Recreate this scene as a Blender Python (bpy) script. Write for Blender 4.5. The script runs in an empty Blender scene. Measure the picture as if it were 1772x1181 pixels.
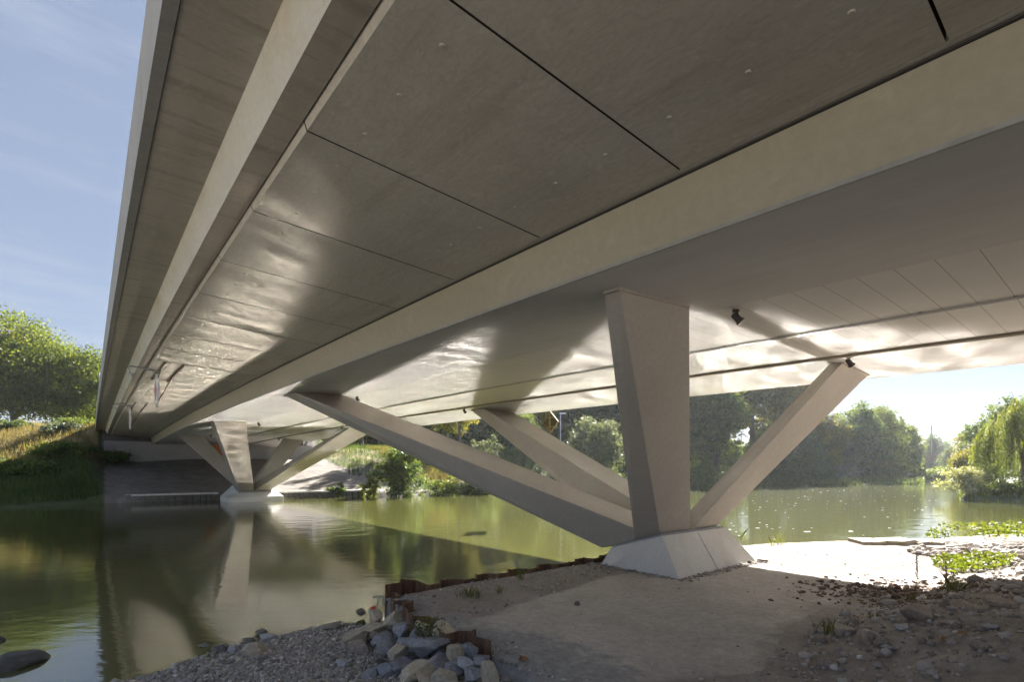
import bpy, math, random
import numpy as np
from mathutils import Vector, Matrix
R = math.radians
sc = bpy.context.scene
col = sc.collection

# ------------------------------------------------------------------ camera, sky, sun, exposure
M = 3.5                                  # metres per survey unit
HC = 0.915 * M                           # camera height above the water (water is z = 0)
TH = R(39.16); SN, CS = math.sin(TH), math.cos(TH)
cam = bpy.data.cameras.new("camera"); camo = bpy.data.objects.new("camera", cam); col.objects.link(camo)
camo.location = (0, 0, HC); camo.rotation_euler = (R(90), 0, 0)
cam.sensor_width = 36.0; cam.lens = 36.0 * 900.4 / 1772.0
cam.shift_y = (810.0 - 590.5) / 1772.0
cam.clip_start = 0.05; cam.clip_end = 5000
sc.camera = camo

SUN_AZ = R(27.0)      # to the right of the viewing direction (+Y)
SUN_EL = R(33.2)
world = bpy.data.worlds.new("World"); sc.world = world; world.use_nodes = True
wn = world.node_tree; wn.nodes.clear()
w_out = wn.nodes.new("ShaderNodeOutputWorld"); w_bg = wn.nodes.new("ShaderNodeBackground")
sky = wn.nodes.new("ShaderNodeTexSky"); sky.sky_type = 'NISHITA'; sky.sun_disc = False
sky.sun_elevation = SUN_EL; sky.sun_rotation = SUN_AZ
sky.air_density = 1.0; sky.dust_density = 0.3; sky.ozone_density = 1.2
w_bg.inputs['Strength'].default_value = 0.05
# thin cirrus streaks mixed into the sky
tc = wn.nodes.new("ShaderNodeTexCoord"); mp = wn.nodes.new("ShaderNodeMapping")
mp.inputs['Scale'].default_value = (1.2, 1.2, 9.0); mp.inputs['Rotation'].default_value = (R(6), R(4), 0)
cn = wn.nodes.new("ShaderNodeTexNoise"); cn.inputs['Scale'].default_value = 2.3; cn.inputs['Detail'].default_value = 6; cn.inputs['Roughness'].default_value = .62
cr = wn.nodes.new("ShaderNodeValToRGB"); cr.color_ramp.elements[0].position = .47; cr.color_ramp.elements[1].position = .85
cr.color_ramp.elements[0].color = (0, 0, 0, 1); cr.color_ramp.elements[1].color = (.5, .5, .5, 1)
cm = wn.nodes.new("ShaderNodeMix"); cm.data_type = 'RGBA'
cm.inputs[7].default_value = (2.3, 2.4, 2.7, 1)
L = wn.links.new
L(tc.outputs['Generated'], mp.inputs[0]); L(mp.outputs[0], cn.inputs['Vector']); L(cn.outputs[0], cr.inputs[0])
vl = wn.nodes.new("ShaderNodeMix"); vl.data_type = 'RGBA'; vl.inputs[0].default_value = .87; vl.inputs[7].default_value = (1.00, 1.22, 1.72, 1)   # thin high veil
L(sky.outputs[0], vl.inputs[6]); L(cr.outputs[0], cm.inputs[0]); L(vl.outputs[2], cm.inputs[6]); L(cm.outputs[2], w_bg.inputs['Color']); L(w_bg.outputs[0], w_out.inputs[0])

sl = bpy.data.lights.new("sun", 'SUN'); sl.energy = 5.0; sl.angle = R(0.55); sl.color = (1.0, .95, .88)
so = bpy.data.objects.new("sun", sl); col.objects.link(so)
sd = Vector((math.sin(SUN_AZ) * math.cos(SUN_EL), math.cos(SUN_AZ) * math.cos(SUN_EL), math.sin(SUN_EL)))
so.rotation_euler = sd.to_track_quat('Z', 'Y').to_euler(); so.location = (40, 60, 60)

sc.view_settings.view_transform = 'Standard'; sc.view_settings.look = 'None'
sc.view_settings.exposure = 2.6; sc.view_settings.gamma = 1.0
sc.render.engine = 'CYCLES'
cy = sc.cycles
cy.caustics_reflective = True; cy.caustics_refractive = False; cy.blur_glossy = 0.0
cy.sample_clamp_indirect = 0.0; cy.sample_clamp_direct = 0.0
cy.max_bounces = 8; cy.diffuse_bounces = 5; cy.glossy_bounces = 4; cy.transmission_bounces = 4; cy.transparent_max_bounces = 8
cy.use_guiding = True; cy.use_denoising = True; cy.use_adaptive_sampling = False
cy.surface_guiding_probability = .6
rng = np.random.default_rng(7); random.seed(7)

# ------------------------------------------------------------------ bridge coordinates -> world
G1, KV, KP = 0.0212, 0.00201, 0.0001
def zc(s): return G1 * s - .5 * KV * s * s
def W(s, t, z, crest=False):
    """bridge coordinates in survey units (s along the bridge, t across, z above the eye) -> world metres"""
    if crest: z = z + zc(s); t = t + .5 * KP * s * s
    return Vector(((-SN * s + CS * t) * M, (CS * s + SN * t) * M, z * M + HC))
def st_of(x, y): return (-SN * x + CS * y) / M, (CS * x + SN * y) / M
def P(px, py, zw=None, Y=None):
    """photo pixel -> world point at height zw or at distance Y"""
    a, b = (px - 886) / 900.4, (810 - py) / 900.4
    if Y is None: Y = (zw - HC) / b
    return Vector((a * Y, Y, HC + b * Y))

# ------------------------------------------------------------------ materials
def nt(name):
    m = bpy.data.materials.new(name); m.use_nodes = True
    n = m.node_tree; b = n.nodes['Principled BSDF']; return m, n, b
def node(n, t, **kw):
    o = n.nodes.new(t)
    for k, v in kw.items():
        if k in o.inputs.keys() if hasattr(o.inputs, 'keys') else False: o.inputs[k].default_value = v
        else: setattr(o, k, v)
    return o
def ramp(n, stops):
    r = n.nodes.new("ShaderNodeValToRGB"); e = r.color_ramp.elements
    while len(e) < len(stops): e.new(.5)
    for i, (p, c) in enumerate(stops):
        e[i].position = p; e[i].color = (*c, 1) if len(c) == 3 else c
    return r
def mixc(n, a, b, f, mode='MIX'):
    m = n.nodes.new("ShaderNodeMix"); m.data_type = 'RGBA'; m.blend_type = mode
    for idx, v in ((6, a), (7, b), (0, f)):
        if isinstance(v, (int, float)): m.inputs[idx].default_value = v
        elif isinstance(v, tuple): m.inputs[idx].default_value = (*v, 1) if len(v) == 3 else v
        else: n.links.new(v, m.inputs[idx])
    return m.outputs[2]
def noise(n, scale, detail=4, rough=.55, vec=None, stretch=None, dist=0.0):
    t = n.nodes.new("ShaderNodeTexNoise"); t.inputs['Scale'].default_value = scale
    t.inputs['Detail'].default_value = detail; t.inputs['Roughness'].default_value = rough; t.inputs['Distortion'].default_value = dist
    if vec is None:
        vec = n.nodes.new("ShaderNodeTexCoord").outputs['Object']
    if stretch:
        mp = n.nodes.new("ShaderNodeMapping"); mp.inputs['Scale'].default_value = stretch; n.links.new(vec, mp.inputs[0]); vec = mp.outputs[0]
    n.links.new(vec, t.inputs['Vector']); return t.outputs[0]
def uvvec(n): return n.nodes.new("ShaderNodeUVMap").outputs[0]
def bump(n, b, h, strength=.3, dist=.02):
    bp = n.nodes.new("ShaderNodeBump"); bp.inputs['Strength'].default_value = strength; bp.inputs['Distance'].default_value = dist
    n.links.new(h, bp.inputs['Height']); n.links.new(bp.outputs[0], b.inputs['Normal'])

def concrete(name, c0, c1, stain=(.2, .17, .13), stain_amt=.35, rough=.75, uv=True, streak=(.35, 3.0, 1), scale=1.0, cracks=None, waves=0.0):
    m, n, b = nt(name)
    v = uvvec(n) if uv else None
    big = noise(n, .55 * scale, 5, .6, v)
    r1 = ramp(n, [(.3, c0), (.7, c1)]); n.links.new(big, r1.inputs[0])
    fine = noise(n, 14 * scale, 6, .7, v); rf = ramp(n, [(.3, (.82, .82, .82)), (.7, (1.08, 1.08, 1.08))]); n.links.new(fine, rf.inputs[0])
    c = mixc(n, r1.outputs[0], rf.outputs[0], .55, 'MULTIPLY')
    st = noise(n, 1.1 * scale, 7, .68, v, streak, .6); rs = ramp(n, [(.52, (0, 0, 0)), (.72, (1, 1, 1))]); n.links.new(st, rs.inputs[0])
    f = n.nodes.new("ShaderNodeMath"); f.operation = 'MULTIPLY'; f.inputs[1].default_value = stain_amt; n.links.new(rs.outputs[0], f.inputs[0])
    c = mixc(n, c, stain, f.outputs[0])
    bl = noise(n, 2.3 * scale, 6, .72, v, None, 1.6); rb = ramp(n, [(.56, (0, 0, 0)), (.74, (.34, .34, .34))]); n.links.new(bl, rb.inputs[0])
    c = mixc(n, c, tuple(min(.85, x * 1.35) for x in c1), rb.outputs[0])
    wv = None if not waves else noise(n, 1.6 * scale, 3, .5, v, (.8, 2.6, 1), 2.4)
    if waves:
        rw = ramp(n, [(.44, (1, 1, 1)), (.49, (.84, .83, .81)), (.54, (1, 1, 1))]); n.links.new(wv, rw.inputs[0]); c = mixc(n, c, rw.outputs[0], waves, 'MULTIPLY')
    if cracks:
        ck = noise(n, 1.0, 5, .7, v, cracks, .3); rc = ramp(n, [(.62, (1, 1, 1)), (.68, (.45, .43, .40))]); n.links.new(ck, rc.inputs[0]); c = mixc(n, c, rc.outputs[0], .8, 'MULTIPLY')
    n.links.new(c, b.inputs['Base Color']); b.inputs['Roughness'].default_value = rough; b.inputs['Specular IOR Level'].default_value = .22
    bump(n, b, fine, .12, .01)
    return m
MAT = {}
MAT['panel'] = concrete("precast_concrete", (.53, .485, .41), (.62, .575, .495), (.34, .30, .235), .55, .85, True, (.25, 2.2, 1), 1.0, None, .6)
MAT['cantilever'] = concrete("cantilever_concrete", (.44, .39, .315), (.52, .465, .385), (.22, .185, .14), .6, .85, True, (2.6, .22, 1), 1.0, (4.5, .42, 1))
MAT['edge_girder'] = concrete("edge_girder_skylit_concrete", (.66, .62, .53), (.78, .75, .67), (.55, .40, .20), .5, .7, True, (.3, 1.2, 1))  # light colour holds the sky's brightness on the outer face
MAT['fascia'] = concrete("fascia_concrete", (.36, .34, .31), (.45, .43, .39), (.2, .18, .16), .3, .75, True, (3, .4, 1))
MAT['web'] = concrete("web_paint", (.44, .39, .29), (.49, .44, .34), (.34, .31, .26), .22, .5, True, (.15, 1.5, 1), .5)
MAT['footing'] = concrete("footing_concrete", (.60, .585, .55), (.68, .665, .63), (.46, .39, .31), .35, .75, False, (1, 1, .3))
MAT['abutment'] = concrete("abutment_concrete", (.30, .29, .28), (.38, .37, .36), (.20, .18, .16), .5, .85, False, (.5, .5, .25), .6)
MAT['slabtop'] = concrete("deck_concrete", (.34, .33, .30), (.40, .38, .35), (.2, .18, .16), .2, .85, True)

def soffit_mat():
    m, n, b = nt("box_soffit_paint"); v = uvvec(n)
    big = noise(n, .35, 5, .6, v); r1 = ramp(n, [(.3, (.50, .485, .465)), (.7, (.57, .555, .535))]); n.links.new(big, r1.inputs[0])
    st = noise(n, 1.2, 6, .7, v, (.25, 2.5, 1)); rs = ramp(n, [(.3, (.86, .86, .86)), (.7, (1.05, 1.05, 1.05))]); n.links.new(st, rs.inputs[0])
    c = mixc(n, r1.outputs[0], rs.outputs[0], .7, 'MULTIPLY'); n.links.new(c, b.inputs['Base Color']); b.inputs['Roughness'].default_value = .75; b.inputs['Specular IOR Level'].default_value = .15
    return m
MAT['soffit'] = soffit_mat()
def plank_soffit():
    m, n, b = nt("striped_soffit_paint"); v = uvvec(n)
    big = noise(n, .35, 5, .6, v); r1 = ramp(n, [(.3, (.56, .54, .51)), (.7, (.62, .60, .57))]); n.links.new(big, r1.inputs[0])
    sx = n.nodes.new("ShaderNodeSeparateXYZ"); n.links.new(v, sx.inputs[0])
    a = n.nodes.new("ShaderNodeMath"); a.operation = 'DIVIDE'; a.inputs[1].default_value = .48; n.links.new(sx.outputs[0], a.inputs[0])
    fr = n.nodes.new("ShaderNodeMath"); fr.operation = 'FRACT'; n.links.new(a.outputs[0], fr.inputs[0])
    lt = n.nodes.new("ShaderNodeMath"); lt.operation = 'LESS_THAN'; lt.inputs[1].default_value = .022; n.links.new(fr.outputs[0], lt.inputs[0])
    c = mixc(n, r1.outputs[0], (.27, .22, .17), lt.outputs[0]); n.links.new(c, b.inputs['Base Color']); b.inputs['Roughness'].default_value = .75; b.inputs['Specular IOR Level'].default_value = .15
    return m
MAT['planks'] = plank_soffit()

def flat(name, c, rough=.5, metal=0.0, var=.12, scale=6):
    m, n, b = nt(name)
    f = noise(n, scale, 4, .6); r = ramp(n, [(.3, tuple(max(0, x * (1 - var)) for x in c)), (.7, tuple(x * (1 + var) for x in c))]); n.links.new(f, r.inputs[0])
    n.links.new(r.outputs[0], b.inputs['Base Color']); b.inputs['Roughness'].default_value = rough; b.inputs['Metallic'].default_value = metal
    return m
MAT['strut'] = concrete("strut_paint", (.39, .355, .31), (.45, .415, .365), (.38, .33, .27), .35, .6, False, (1.6, 1.6, .22), .8)
MAT['plate'] = flat("grout_plate", (.30, .30, .31), .8)
MAT['dark_metal'] = flat("dark_lamp_metal", (.06, .05, .05), .45, .3)
MAT['lens'] = flat("lamp_glass", (.35, .35, .33), .1)
MAT['galv'] = flat("galvanised_steel", (.48, .48, .48), .45, .7)
MAT['rod'] = flat("rusty_bracket_steel", (.16, .10, .07), .7, .3)
MAT['flange'] = flat("grey_flange_paint", (.36, .345, .32), .6)
MAT['pipe'] = flat("taupe_pipe_paint", (.26, .22, .18), .5)
MAT['white'] = flat("white_sign_paint", (.80, .80, .79), .45, 0, .03)
MAT['red'] = flat("red_sign_paint", (.62, .05, .04), .45, 0, .05)
MAT['yellowback'] = flat("ochre_sign_back", (.30, .24, .12), .6)
MAT['signback'] = flat("olive_sign_panel", (.10, .09, .05), .6)
MAT['orange'] = flat("orange_wall_paint", (.52, .20, .08), .8, 0, .35, 1.5)
MAT['black'] = flat("black_rubber", (.02, .02, .02), .6)
MAT['railsteel'] = flat("railing_steel", (.22, .22, .22), .5, .4)
MAT['joint'] = flat("dark_joint_edge", (.055, .045, .032), .9)
MAT['asphalt'] = flat("asphalt", (.05, .05, .05), .9)

def rust():
    m, n, b = nt("rusty_sheet_steel")
    a = noise(n, 2.2, 6, .7, None, (2.2, 2.2, .35)); r = ramp(n, [(.30, (.055, .034, .026)), (.45, (.12, .062, .036)), (.58, (.22, .125, .07)), (.72, (.20, .185, .18))]); n.links.new(a, r.inputs[0])
    f = noise(n, 30, 5, .7); rf = ramp(n, [(.3, (.6, .6, .6)), (.7, (1.15, 1.15, 1.15))]); n.links.new(f, rf.inputs[0])
    n.links.new(mixc(n, r.outputs[0], rf.outputs[0], .7, 'MULTIPLY'), b.inputs['Base Color']); b.inputs['Roughness'].default_value = .85
    bump(n, b, f, .4, .01); return m
MAT['rust'] = rust()
def rock(name, a_, b_, c_):
    m, n, b = nt(name)
    oi = n.nodes.new("ShaderNodeObjectInfo")
    f = noise(n, 3.5, 7, .68); r = ramp(n, [(.3, a_), (.52, b_), (.72, c_)]); n.links.new(f, r.inputs[0])
    rr = ramp(n, [(0, (.72, .72, .72)), (1, (1.2, 1.17, 1.12))]); n.links.new(oi.outputs['Random'], rr.inputs[0])
    g = noise(n, 26, 6, .7); rg = ramp(n, [(.3, (.7, .7, .7)), (.7, (1.12, 1.12, 1.12))]); n.links.new(g, rg.inputs[0])
    c = mixc(n, r.outputs[0], rr.outputs[0], 1.0, 'MULTIPLY'); c = mixc(n, c, rg.outputs[0], .8, 'MULTIPLY')
    n.links.new(c, b.inputs['Base Color']); b.inputs['Roughness'].default_value = .85; bump(n, b, g, .35, .02); return m
MAT['rock_grey'] = rock("blue_grey_stone", (.19, .20, .23), (.31, .32, .35), (.46, .46, .47))
MAT['rock_beige'] = rock("beige_stone", (.32, .275, .21), (.46, .41, .325), (.60, .55, .46))
MAT['rock_dark'] = rock("dark_wet_stone", (.10, .095, .085), (.17, .16, .145), (.25, .235, .21))
MAT['rock_wet'] = rock("wet_river_stone", (.045, .043, .04), (.075, .072, .068), (.12, .115, .11))
MAT['rock_brown'] = rock("brown_clod", (.22, .175, .145), (.32, .27, .23), (.43, .38, .335))
def attr_mat(name, stops, rough=.85, attr='tint', bumpscale=None):
    m, n, b = nt(name)
    at = n.nodes.new("ShaderNodeAttribute"); at.attribute_name = attr
    r = ramp(n, stops); n.links.new(at.outputs['Fac'], r.inputs[0])
    n.links.new(r.outputs[0], b.inputs['Base Color']); b.inputs['Roughness'].default_value = rough
    if bumpscale: bump(n, b, noise(n, bumpscale, 4, .6), .3, .01)
    return m
MAT['pebbles'] = attr_mat("river_pebbles", [(0, (.13, .12, .105)), (.35, (.26, .24, .21)), (.7, (.40, .37, .33)), (1, (.58, .56, .52))], .7)
MAT['soil_dark'] = attr_mat("dark_earth", [(0, (.10, .07, .05)), (.5, (.19, .13, .095)), (1, (.28, .21, .16))], .95)
MAT['rubble'] = attr_mat("soil_rubble", [(0, (.17, .14, .12)), (.4, (.31, .27, .24)), (.75, (.43, .40, .38)), (1, (.60, .59, .58))], .9)
def leafmat(name, stops, trans=.52, rough=.55):
    m, n, b = nt(name)
    at = n.nodes.new("ShaderNodeAttribute"); at.attribute_name = 'tint'
    r = ramp(n, stops); n.links.new(at.outputs['Fac'], r.inputs[0])
    n.links.new(r.outputs[0], b.inputs['Base Color']); b.inputs['Roughness'].default_value = rough; b.inputs['Specular IOR Level'].default_value = .25
    tr = n.nodes.new("ShaderNodeBsdfTranslucent")
    tcol = mixc(n, r.outputs[0], (1.35, 1.25, .45), 1.0, 'MULTIPLY'); n.links.new(tcol, tr.inputs[0])
    mx = n.nodes.new("ShaderNodeMixShader"); mx.inputs[0].default_value = trans
    n.links.new(b.outputs[0], mx.inputs[1]); n.links.new(tr.outputs[0], mx.inputs[2])
    n.links.new(mx.outputs[0], n.nodes['Material Output'].inputs[0]); return m
MAT['leaf_plane'] = leafmat("sunlit_tree_leaves", [(0, (.050, .085, .020)), (.5, (.105, .14, .032)), (1, (.19, .205, .05))], .58)
MAT['leaf_dark'] = leafmat("dark_tree_leaves", [(0, (.040, .070, .036)), (.5, (.085, .125, .056)), (1, (.15, .185, .072))])
MAT['leaf_mid'] = leafmat("mid_tree_leaves", [(0, (.058, .090, .034)), (.5, (.11, .15, .052)), (1, (.19, .215, .068))])
MAT['leaf_yellow'] = leafmat("yellowing_leaves", [(0, (.07, .09, .018)), (.5, (.16, .16, .03)), (1, (.30, .26, .05))], .5)
MAT['leaf_silver'] = leafmat("silver_leaves", [(0, (.075, .095, .075)), (.5, (.13, .155, .125)), (1, (.22, .25, .20))], .3)
MAT['leaf_willow'] = leafmat("willow_leaves", [(0, (.045, .075, .025)), (.5, (.12, .15, .035)), (1, (.24, .25, .06))], .58)
MAT['leaf_bright'] = leafmat("bright_weed_leaves", [(0, (.06, .09, .018)), (.5, (.10, .135, .026)), (1, (.17, .19, .045))], .45)
MAT['leaf_pale'] = leafmat("pale_flowering_leaves", [(0, (.11, .14, .06)), (.45, (.26, .28, .18)), (1, (.58, .58, .50))], .35)
MAT['grass_dry'] = leafmat("dry_grass_blades", [(0, (.10, .095, .038)), (.5, (.20, .165, .075)), (1, (.30, .25, .125))], .35)
MAT['grass_green'] = leafmat("green_grass_blades", [(0, (.045, .080, .025)), (.5, (.085, .13, .038)), (1, (.15, .19, .065))], .35)
def bark():
    m, n, b = nt("tree_bark"); f = noise(n, 3, 6, .7, None, (1, 1, .2)); r = ramp(n, [(.3, (.06, .05, .042)), (.7, (.16, .135, .11))]); n.links.new(f, r.inputs[0])
    n.links.new(r.outputs[0], b.inputs['Base Color']); b.inputs['Roughness'].default_value = .95; bump(n, b, f, .5, .05); return m
MAT['bark'] = bark()

def ground_mat(name, attrs, base, fine_scale=9.0):
    """base soil colours, blended by painted-on attributes (grass, slab dust, gravel, darkening of sunlit ground ...)"""
    m, n, b = nt(name)
    f = noise(n, .8, 6, .65); r = ramp(n, [(.3, base[0]), (.55, base[1]), (.75, base[2])]); n.links.new(f, r.inputs[0]); c = r.outputs[0]
    for an, (c0, c1), sc_ in attrs:
        at = n.nodes.new("ShaderNodeAttribute"); at.attribute_name = an
        nn = noise(n, sc_, 6, .7); rr = ramp(n, [(.32, c0), (.68, c1)]); n.links.new(nn, rr.inputs[0])
        ad = n.nodes.new("ShaderNodeMath"); ad.operation = 'ADD'; n2 = noise(n, sc_ * .6, 6, .7); n.links.new(n2, ad.inputs[0]); n.links.new(at.outputs['Fac'], ad.inputs[1])
        ml = n.nodes.new("ShaderNodeMath"); ml.operation = 'MULTIPLY'; ml.inputs[1].default_value = .66
        n.links.new(ad.outputs[0], ml.inputs[0])
        rm = ramp(n, [(.60, (0, 0, 0)), (.72, (1, 1, 1))]); n.links.new(ml.outputs[0], rm.inputs[0])
        c = mixc(n, c, rr.outputs[0], rm.outputs[0])
    g = noise(n, fine_scale, 8, .72); rg = ramp(n, [(.3, (.68, .68, .68)), (.7, (1.16, 1.16, 1.16))]); n.links.new(g, rg.inputs[0])
    g2 = noise(n, fine_scale * 4.5, 5, .7); rg2 = ramp(n, [(.35, (.78, .78, .78)), (.65, (1.1, 1.1, 1.1))]); n.links.new(g2, rg2.inputs[0])
    c = mixc(n, c, rg.outputs[0], .8, 'MULTIPLY'); c = mixc(n, c, rg2.outputs[0], .7, 'MULTIPLY')
    n.links.new(c, b.inputs['Base Color']); b.inputs['Roughness'].default_value = .95
    bump(n, b, g2, .5, .03); return m
MAT['near_ground'] = ground_mat("riverside_soil", [('slab', ((.42, .38, .33), (.52, .48, .425)), 1.3), ('tone_down', ((.11, .09, .07), (.17, .14, .115)), 1.8), ('gravel', ((.25, .24, .23), (.39, .38, .365)), 6)], [(.24, .205, .175), (.33, .29, .25), (.42, .38, .34)])  # second cover darkens the sunlit strip's colour to hold back its brightness
MAT['far_ground'] = ground_mat("far_bank_soil", [('grass', ((.045, .065, .022), (.085, .10, .035)), .5), ('dry', ((.17, .14, .065), (.27, .215, .10)), .7)], [(.15, .135, .12), (.21, .19, .17), (.27, .25, .225)], 2.2)

def water_mat():
    m, n, b = nt("murky_river_water")
    v = n.nodes.new("ShaderNodeTexCoord").outputs['Object']
    f = noise(n, .06, 3, .5, v); r = ramp(n, [(.3, (.066, .069, .019)), (.7, (.080, .082, .024))]); n.links.new(f, r.inputs[0])
    n.links.new(r.outputs[0], b.inputs['Base Color']); b.inputs['Roughness'].default_value = WATER_ROUGH; b.inputs['IOR'].default_value = 2.3
    h1 = noise(n, 1.4, 3, .5, v, (1, 2.2, 1)); h2 = noise(n, 5.0, 3, .5, v, (1, 1.8, 1))
    ad = n.nodes.new("ShaderNodeMath"); ad.operation = 'MULTIPLY_ADD'; ad.inputs[1].default_value = .25; n.links.new(h2, ad.inputs[0]); n.links.new(h1, ad.inputs[2])
    bump(n, b, ad.outputs[0], .05, .1); return m
WATER_ROUGH = 0.07
MAT['water'] = water_mat()

# ------------------------------------------------------------------ mesh helpers
def tag(o, label=None, cat=None, group=None, kind=None):
    if label: o['label'] = label
    if cat: o['category'] = cat
    if group: o['group'] = group
    if kind: o['kind'] = kind
    return o
def thing(name, label, cat, loc=(0, 0, 0), rotz=0, group=None):
    o = bpy.data.objects.new(name, None); col.objects.link(o); o.location = loc; o.rotation_euler = (0, 0, rotz)
    o.empty_display_size = .3
    return tag(o, label, cat, group)
def copy_tree(o, parent=None):
    c = o.copy(); col.objects.link(c)
    if parent: c.parent = parent
    for ch in [x for x in bpy.data.objects if x.parent == o]: copy_tree(ch, c)
    return c
class MB:
    def __init__(s): s.v = []; s.f = []; s.uv = []; s.mi = []; s.cur = 0
    def face(s, idx, uv=None): s.f.append(tuple(idx)); s.uv.append(uv); s.mi.append(s.cur)
    def hexa(s, p):        # p: 4 bottom then 4 top corners, same order
        b = len(s.v); s.v += [tuple(x) for x in p]
        for q in ((3, 2, 1, 0), (4, 5, 6, 7), (0, 1, 5, 4), (1, 2, 6, 5), (2, 3, 7, 6), (3, 0, 4, 7)): s.face([b + i for i in q])
    def box(s, c, d, rot=None):
        x, y, z = d[0] / 2, d[1] / 2, d[2] / 2
        p = [Vector(q) for q in ((-x, -y, -z), (x, -y, -z), (x, y, -z), (-x, y, -z), (-x, -y, z), (x, -y, z), (x, y, z), (-x, y, z))]
        if rot is not None: p = [rot @ q for q in p]
        s.hexa([q + Vector(c) for q in p])
    def tube(s, pts, r, n=10, caps=True):
        pts = [Vector(p) for p in pts]; rr = r if isinstance(r, (list, tuple)) else [r] * len(pts); b0 = len(s.v)
        for i, p in enumerate(pts):
            d = (pts[min(i + 1, len(pts) - 1)] - pts[max(i - 1, 0)]).normalized()
            a = d.cross(Vector((0, 0, 1)) if abs(d.z) < .95 else Vector((1, 0, 0))).normalized(); b = d.cross(a)
            for k in range(n):
                an = 2 * math.pi * k / n; s.v.append(tuple(p + (a * math.cos(an) + b * math.sin(an)) * rr[i]))
        for i in range(len(pts) - 1):
            for k in range(n):
                k2 = (k + 1) % n; s.face((b0 + i * n + k, b0 + i * n + k2, b0 + (i + 1) * n + k2, b0 + (i + 1) * n + k))
        if caps:
            s.face([b0 + k for k in range(n)][::-1]); s.face([b0 + (len(pts) - 1) * n + k for k in range(n)])
    def extr(s, prof, s0, s1, step=.7, closed=True):
        """profile of (t, z) swept along the bridge; uv = metres along, metres round"""
        ns = max(1, int(math.ceil((s1 - s0) / step))); b = len(s.v); m = len(prof); ln = [0]
        for i in range(m): a = prof[i]; c = prof[(i + 1) % m]; ln.append(ln[-1] + math.hypot(c[0] - a[0], c[1] - a[1]) * M)
        for i in range(ns + 1):
            ss = s0 + (s1 - s0) * i / ns
            for (t, z) in prof: s.v.append(tuple(W(ss, t, z, True)))
        for i in range(ns):
            u0 = (s0 + (s1 - s0) * i / ns) * M; u1 = (s0 + (s1 - s0) * (i + 1) / ns) * M
            for k in range(m if closed else m - 1):
                k2 = (k + 1) % m
                s.face((b + i * m + k, b + i * m + k2, b + (i + 1) * m + k2, b + (i + 1) * m + k), ((u0, ln[k]), (u0, ln[k + 1]), (u1, ln[k + 1]), (u1, ln[k])))
        if closed:
            s.face([b + k for k in range(m)][::-1]); s.face([b + ns * m + k for k in range(m)])
    def build(s, name, mat, parent=None, origin=None, smooth=False, bevel=0):
        me = bpy.data.meshes.new(name)
        o3 = Vector(origin) if origin is not None else (parent.matrix_basis.translation if parent else Vector((0, 0, 0)))
        if parent and parent.parent and origin is None: o3 = o3 + parent.parent.matrix_basis.translation
        me.from_pydata([tuple(Vector(p) - o3) for p in s.v], [], s.f)
        mats = mat if isinstance(mat, list) else [mat]
        for x in mats: me.materials.append(x)
        if any(u for u in s.uv):
            ul = me.uv_layers.new(name="UVMap"); i = 0
            for fi, f in enumerate(s.f):
                for k in range(len(f)):
                    ul.data[i].uv = s.uv[fi][k] if s.uv[fi] else (0, 0); i += 1
        if len(mats) > 1: me.polygons.foreach_set('material_index', s.mi)
        if smooth: me.polygons.foreach_set('use_smooth', [True] * len(s.f))
        me.update()
        o = bpy.data.objects.new(name, me); col.objects.link(o)
        if parent: o.parent = parent
        else: o.location = o3
        if bevel:
            bv = o.modifiers.new("edge_wear", 'BEVEL'); bv.width = bevel; bv.segments = 2; bv.limit_method = 'ANGLE'; bv.angle_limit = R(25)
        return o
def np_mesh(name, verts, faces, mat, parent=None, loc=(0, 0, 0), smooth=False, fattr=None, vattr=None):
    """verts (n,3); faces (m,k) all with k corners"""
    me = bpy.data.meshes.new(name); n = len(verts); m, k = faces.shape
    me.vertices.add(n); me.vertices.foreach_set('co', np.asarray(verts, np.float32).ravel())
    me.loops.add(m * k); me.loops.foreach_set('vertex_index', faces.astype(np.int32).ravel())
    me.polygons.add(m); me.polygons.foreach_set('loop_start', np.arange(0, m * k, k, dtype=np.int32)); me.polygons.foreach_set('loop_total', np.full(m, k, np.int32))
    if smooth: me.polygons.foreach_set('use_smooth', np.ones(m, bool))
    me.materials.append(mat)
    for nm, a in (fattr or {}).items():
        x = me.attributes.new(nm, 'FLOAT', 'FACE'); x.data.foreach_set('value', np.asarray(a, np.float32))
    for nm, a in (vattr or {}).items():
        x = me.attributes.new(nm, 'FLOAT', 'POINT'); x.data.foreach_set('value', np.asarray(a, np.float32))
    me.update(); me.validate()
    o = bpy.data.objects.new(name, me); col.objects.link(o)
    if parent: o.parent = parent
    else: o.location = loc
    return o
def vnoise(x, y, seed=0):
    """smooth value noise, -1..1"""
    xi = np.floor(x).astype(np.int64); yi = np.floor(y).astype(np.int64); fx = x - xi; fy = y - yi
    fx = fx * fx * (3 - 2 * fx); fy = fy * fy * (3 - 2 * fy)
    def h(a, b):
        n = (a * 374761393 + b * 668265263 + seed * 1442695041) & 0xffffffff
        n = ((n ^ (n >> 13)) * 1274126177) & 0xffffffff; n = n ^ (n >> 16)
        return (n & 0xffff) / 32767.5 - 1
    a = h(xi, yi); b = h(xi + 1, yi); c = h(xi, yi + 1); d = h(xi + 1, yi + 1)
    return (a * (1 - fx) + b * fx) * (1 - fy) + (c * (1 - fx) + d * fx) * fy
def fbm(x, y, seed=0, oct=4):
    r = 0; a = 1; t = 0
    for i in range(oct): r = r + a * vnoise(x * 2 ** i, y * 2 ** i, seed + i); t += a; a *= .5
    return r / t
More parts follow.
